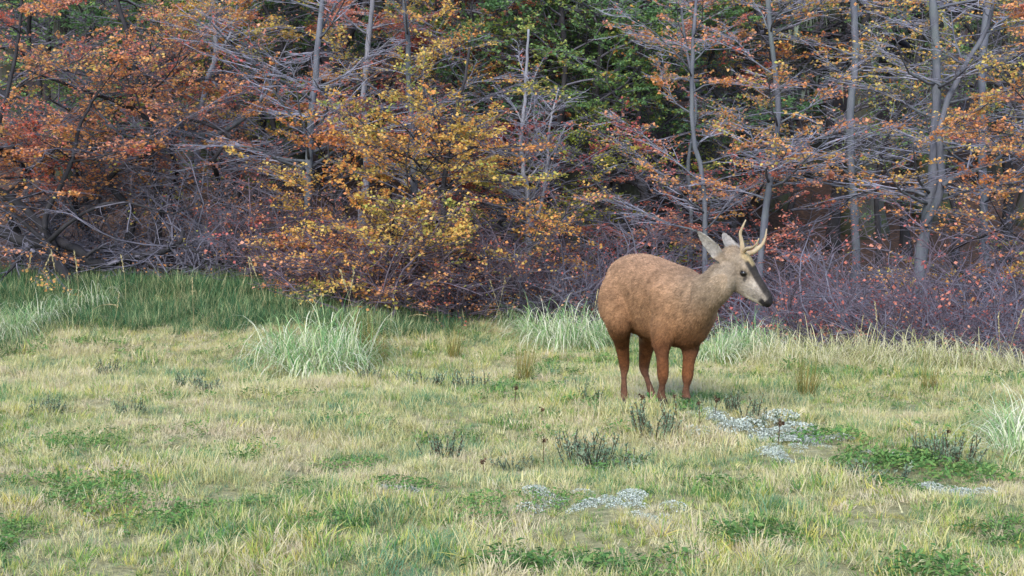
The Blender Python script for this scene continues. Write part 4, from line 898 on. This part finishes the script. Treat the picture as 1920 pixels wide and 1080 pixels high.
    body.name = "body"; nv_ = len(body.vertices); co = np.empty(nv_ * 3, np.float32); body.vertices.foreach_get("co", co); co = co.reshape(-1, 3).astype(float)
    # relax the joins of trunk, neck, shoulder and thigh; head, ears and lower legs keep their modelling
    ed = np.empty(len(body.edges) * 2, np.int32); body.edges.foreach_get("vertices", ed); ed = ed.reshape(-1, 2); deg = np.bincount(ed.ravel(), minlength=nv_)[:, None]
    wt = (sst(0.30, 0.46, co[:, 2]) * sst(0.10, 0.22, np.linalg.norm(co - Hd(.05, 0, 0), axis=1)) * sst(0.06, 0.12, np.linalg.norm(co - (ear_b[0] + ear_t[0]) / 2, axis=1)) * sst(0.06, 0.12, np.linalg.norm(co - (ear_b[1] + ear_t[1]) / 2, axis=1)))
    hr0 = co - poll; wt = (wt * np.where((hr0 @ Nh > -0.15) & (hr0 @ Fh > 0.05) & (np.linalg.norm(hr0, axis=1) < 0.42) & (np.abs(hr0 @ Sh) < 0.1), 0, 1))[:, None]
    wt = np.maximum(wt * 0.07, wt * sst(0.30, 0.16, np.linalg.norm(co - np.array(neck[1]) - (np.array(neck[2]) - np.array(neck[1])) * 0.5, axis=1))[:, None])
    for _ in range(200):
        acc = np.zeros_like(co)
        for k_ in range(3): acc[:, k_] = np.bincount(ed[:, 0], co[ed[:, 1], k_], nv_) + np.bincount(ed[:, 1], co[ed[:, 0], k_], nv_)
        co = co + wt * 0.6 * (acc / deg - co)
    body.vertices.foreach_set("co", co.astype(np.float32).ravel()); body.update()
    no = np.empty(nv_ * 3, np.float32); body.vertices.foreach_get("normal", no); no = no.reshape(-1, 3).astype(float)
    body.polygons.foreach_set("use_smooth", np.ones(len(body.polygons), bool))
    # coat colours
    rel = co - O; lx, ly, lz = rel @ X, rel @ Yv, rel[:, 2]; hr = co - poll; hu, hn, hs = hr @ Fh, hr @ Nh, hr @ Sh
    rng = rs(77)
    def lerp(c, col, w): return c * (1 - w[:, None]) + np.array(col)[None] * w[:, None]
    c = np.tile(np.array([0.205, 0.107, 0.053]), (nv_, 1))
    c = lerp(c, (0.31, 0.182, 0.110), sst(0.60, 0.92, lz) * 0.8)                                   # paler back
    c = lerp(c, (0.105, 0.038, 0.014), sst(0.62, 0.36, lz))                                        # russet legs and belly
    c = lerp(c, (0.10, 0.050, 0.032), sst(0.27, 0.16, lz) * 0.7)
    inner = sst(0.52, 0.46, lz) * sst(0.36, 0.44, lz) * sst(-0.48, -0.56, lx) * sst(0.3, 0.7, (no @ Yv) * -np.sign(ly)) 
    c = lerp(c, (0.34, 0.26, 0.18), inner * 0.8)
    P0, P1 = np.array(neck[1]), np.array(neck[5]); ax = P1 - P0; tn = np.clip(((co - P0) @ ax) / (ax @ ax), -0.5, 1.5)
    wn_ = sst(-0.35, 0.85, tn) * sst(0.48, 0.72, lz); c = lerp(c, (0.205, 0.147, 0.098), wn_)
    dist = np.linalg.norm(co - poll, axis=1); hw = sst(0.42, 0.30, dist) * sst(-0.06, 0.0, hu) * sst(0.75, 0.95, tn + (hu > 0.05) * 1.0)
    head = ((hu > -0.02) & (hu < 0.40) & (np.abs(hs) < 0.10) & (hn > -0.14) & (hn < 0.11)); hwt = head * sst(-0.02, 0.03, hu) * sst(-0.14, -0.10, hn)
    c = lerp(c, (0.19, 0.145, 0.105), hwt * 0.9)
    c = lerp(c, (0.25, 0.212, 0.178), hwt * sst(0.10, 0.22, hu) * sst(0.03, 0.0, hn) * sst(-0.13, -0.07, hn) * 0.75)           # pale cheek
    c = lerp(c, (0.32, 0.23, 0.12), hwt * sst(0.03, 0.06, hu) * sst(0.15, 0.12, hu) * sst(0.035, 0.06, hn))   # forehead
    c = lerp(c, (0.45, 0.38, 0.30), hwt * sst(0.20, 0.24, hu) * sst(-0.055, -0.075, hn - 0.35 * (hu - 0.26)) * 0.8)  # chin
    blk = (0.018, 0.015, 0.015)
    topn = np.interp(hu, hd[:, 0], hd[:, 1]); bridge = hwt * sst(0.12, 0.14, hu) * sst(-0.034, -0.024, hn - topn) * sst(0.33, 0.27, hu - 0.06 * (hn - topn + 0.03) / 0.03); c = lerp(c, blk, bridge * 0.93)
    browl = hwt * sst(0.085, 0.10, hu) * sst(0.16, 0.14, hu) * sst(0.012, 0.004, np.abs(hn - 0.046 + 0.15 * (hu - 0.12))) * sst(0.02, 0.04, np.abs(hs)); c = lerp(c, blk, browl * 0.9)
    noset = hwt * np.maximum(sst(0.310, 0.322, hu), sst(0.275, 0.30, hu) * sst(-0.022, -0.030, hn) * sst(-0.062, -0.052, hn)); c = lerp(c, blk, np.clip(noset, 0, 1))
    eyec = [Hd(.130, -.002, .064 * s) for s in (-1, 1)]
    for e_ in eyec:
        de = np.linalg.norm(co - e_, axis=1); c = lerp(c, blk, sst(0.024, 0.017, de)); 
        tear = hwt * sst(0.012, 0.006, np.abs((co - e_) @ Fh - 0.022 + 0.25 * ((co - e_) @ Nh))) * sst(-0.035, -0.028, (co - e_) @ Nh) * sst(0.004, -0.004, (co - e_) @ Nh) * (np.sign(hs) == np.sign((e_ - poll) @ Sh)); c = lerp(c, blk, tear * 0.8)
    for b_, t_ in zip(ear_b, ear_t):
        ax = t_ - b_; q = ((co - b_) @ ax) / (ax @ ax); dd = np.linalg.norm(co - (b_ + np.clip(q, 0, 1)[:, None] * ax), axis=1)
        w = sst(0.06, 0.05, dd) * sst(0.12, 0.25, q); c = lerp(c, (0.27, 0.24, 0.215), w * 0.9)
        c = lerp(c, (0.035, 0.03, 0.03), w * np.maximum(sst(0.86, 0.95, q), sst(0.030, 0.038, dd) * sst(0.3, 0.5, q)) * 0.85)
        c = lerp(c, (0.20, 0.15, 0.11), sst(0.06, 0.04, dd) * sst(0.3, 0.1, q) * sst(-0.1, 0.05, q) * 0.6)
    hoof = np.zeros(nv_)
    for t_ in toes: hoof = np.maximum(hoof, sst(0.085, 0.06, np.linalg.norm(co - t_, axis=1)) * sst(t_[2] + 0.05, t_[2] + 0.03, co[:, 2]))
    c = lerp(c, (0.03, 0.025, 0.022), hoof)
    c = c * (1 + 0.26 * (vnoise(lx + 3, lz + 0.3 * ly, 0.09, 5) - 0.5) + 0.30 * (vnoise(lx + 7, lz - ly, 0.035, 6) - 0.5))[:, None]
    c = lerp(c, (0.07, 0.028, 0.012), sst(0.47, 0.41, lz) * sst(0.30, 0.38, lz) * sst(-0.30, -0.15, lx) * 0.6)      # dark brisket
    mot = (np.sin(co[:, 0] * 31 + 3 * np.sin(co[:, 2] * 23)) * np.sin(co[:, 2] * 37 + 2 * np.sin(co[:, 1] * 29)) * 0.10 + rng.normal(0, 0.03, nv_))
    c = np.clip(c * (1 + mot[:, None]), 0.004, 0.9)
    ca = body.color_attributes.new("coat", 'FLOAT_COLOR', 'POINT'); ca.data.foreach_set("color", np.column_stack([c, np.ones(nv_)]).astype(np.float32).ravel())
    def coat_mat(name, bump, gain):
        m, nt, out = mat_new(name); at_ = attr(nt, "coat", out='Color'); P = nt.nodes.new("ShaderNodeTexCoord").outputs['Object']
        n1 = noise_node(nt, 70, 4, P, 0.75); n2 = noise_node(nt, 22, 4, P, 0.65)
        k = math_node(nt, 'ADD', -0.25 * gain, math_node(nt, 'MULTIPLY', math_node(nt, 'ADD', n1, n2), 1.25 * gain))
        col = mixc(nt, 1.0, at_, k, 'MULTIPLY'); p = nt.nodes.new("ShaderNodeBsdfPrincipled"); p.inputs['Roughness'].default_value = 0.85; p.inputs['Specular IOR Level'].default_value = 0.15
        nt.links.new(col, p.inputs['Base Color'])
        if bump:
            b = nt.nodes.new("ShaderNodeBump"); b.inputs['Strength'].default_value = bump; b.inputs['Distance'].default_value = 0.01; nt.links.new(n1, b.inputs['Height']); nt.links.new(b.outputs[0], p.inputs['Normal'])
        nt.links.new(p.outputs[0], out.inputs[0]); return m
    body.materials.clear(); body.materials.append(coat_mat("deer_coat", 1.0, 1.05))
    base = np.array([0.88, 7.5, 0.0]); base[2] = gz(base)
    root = empty("deer", base); tag(root, "reddish brown buck deer with short forked antlers standing in the meadow, head turned aside", "deer")
    body.transform(__import__("mathutils").Matrix.Translation(tuple(-base))); obj("body", body, root)
    # short hair lying back along the body
    cnt = 80000; eard = np.minimum(*[np.linalg.norm(co - (b_ + np.clip(((co - b_) @ (t_ - b_)) / ((t_ - b_) @ (t_ - b_)), 0.15, 1)[:, None] * (t_ - b_)), axis=1) for b_, t_ in zip(ear_b, ear_t)]); hm = np.where((lz > 0.16) & (eard > 0.055), 1.0, 0.0) * np.where(hwt * (hu > 0.05) > 0.5, 0.25, 1.0); pi = rng.choice(nv_, cnt, p=hm / hm.sum())
    p = co[pi] + rng.normal(0, 0.002, (cnt, 3)); n_ = no[pi]; flow = np.tile(-X * 0.8 - Zv * 0.6, (cnt, 1)); hh = hwt[pi] > 0.3; flow[hh] = -Fh; lg = lz[pi] < 0.42; flow[lg] = -Zv
    flow = flow + rng.normal(0, 0.25, flow.shape); flow = norm(flow - n_ * np.sum(flow * n_, 1, keepdims=True)); d = norm(flow + n_ * rng.uniform(0.10, 0.30, (cnt, 1)))
    ln = np.where(hh, 0.007, np.where(lg, 0.009, 0.021)) * rng.uniform(0.6, 1.3, cnt); sd_ = norm(np.cross(d, n_)) * 0.0016
    tip = p + d * ln[:, None]; V = np.stack([p - sd_ - n_ * 0.002, p + sd_ - n_ * 0.002, tip], 1).reshape(-1, 3) - base
    g = Geo(); g.add(V, None, np.arange(cnt * 3).reshape(-1, 3), 0.5); fm = g.mesh("fur", coat_mat("deer_fur", 0, 1.06))
    cc = np.repeat(c[pi] * rng.uniform(0.6, 1.45, (cnt, 1)), 3, 0); ca = fm.color_attributes.new("coat", 'FLOAT_COLOR', 'POINT'); ca.data.foreach_set("color", np.column_stack([cc, np.ones(len(cc))]).astype(np.float32).ravel())
    obj("fur", fm, root)
    # eyes
    m, nt, out = mat_new("deer_eye"); pb = nt.nodes.new("ShaderNodeBsdfPrincipled"); pb.inputs['Base Color'].default_value = (0.006, 0.004, 0.004, 1); pb.inputs['Roughness'].default_value = 0.08; nt.links.new(pb.outputs[0], out.inputs[0])
    for e_ in eyec:
        b2 = bmesh.new(); bmesh.ops.create_uvsphere(b2, u_segments=16, v_segments=10, radius=0.0185); em = bpy.data.meshes.new("eye"); b2.to_mesh(em); b2.free(); em.materials.append(m)
        em.polygons.foreach_set("use_smooth", np.ones(len(em.polygons), bool)); inward = norm(Hd(.130, -.002, 0) - e_); obj("eye", em, root, tuple(e_ + inward * 0.005 - base))
    # antlers
    am = bark_mat("antler_bone", (0.20, 0.13, 0.07), (0.42, 0.33, 0.21), 30, bump=0.3)
    def tine(g, pts, r0, r1):
        P = smooth_path(local(pts, base), 18); R = np.linspace(r0, r1, 18); g.tubes(P, R * (1 + 0.05 * np.sin(np.arange(18) * 1.9)), 8)
    b0 = Hd(.045, .055, -.030); b1 = Hd(.050, .055, .032)
    g = Geo(); tine(g, [b0, at(1392, 470, 6.93), at(1391, 455, 6.93), at(1388, 438, 6.92), at(1393, 424, 6.90), at(1398.5, 412, 6.89)], .0165, .0035); beam = obj("antler", g.mesh("antler", am, True), root); g = Geo()
    tine(g, [at(1393, 473, 6.93), at(1400, 466, 6.88), at(1410, 464, 6.82), at(1418, 458, 6.78), at(1423, 447, 6.76)], .0125, .0035); obj("tine", g.mesh("tine", am, True), beam)
    g = Geo(); tine(g, [b1, at(1413, 472, 6.98), at(1421, 466, 6.98), at(1430, 457, 6.98), at(1435, 445, 6.98), at(1437.5, 429, 7.0)], .0165, .0035); beam = obj("antler", g.mesh("antler", am, True), root); g = Geo()
    tine(g, [at(1413, 472, 6.98), at(1416, 466, 7.03), at(1419, 459, 7.07), at(1421, 451, 7.09)], .010, .0035); obj("tine", g.mesh("tine", am, True), beam)

build_ground()
build_edge_trees()
build_forest()
build_shrubs()
build_deer()
build_grass()
build_meadow_plants()
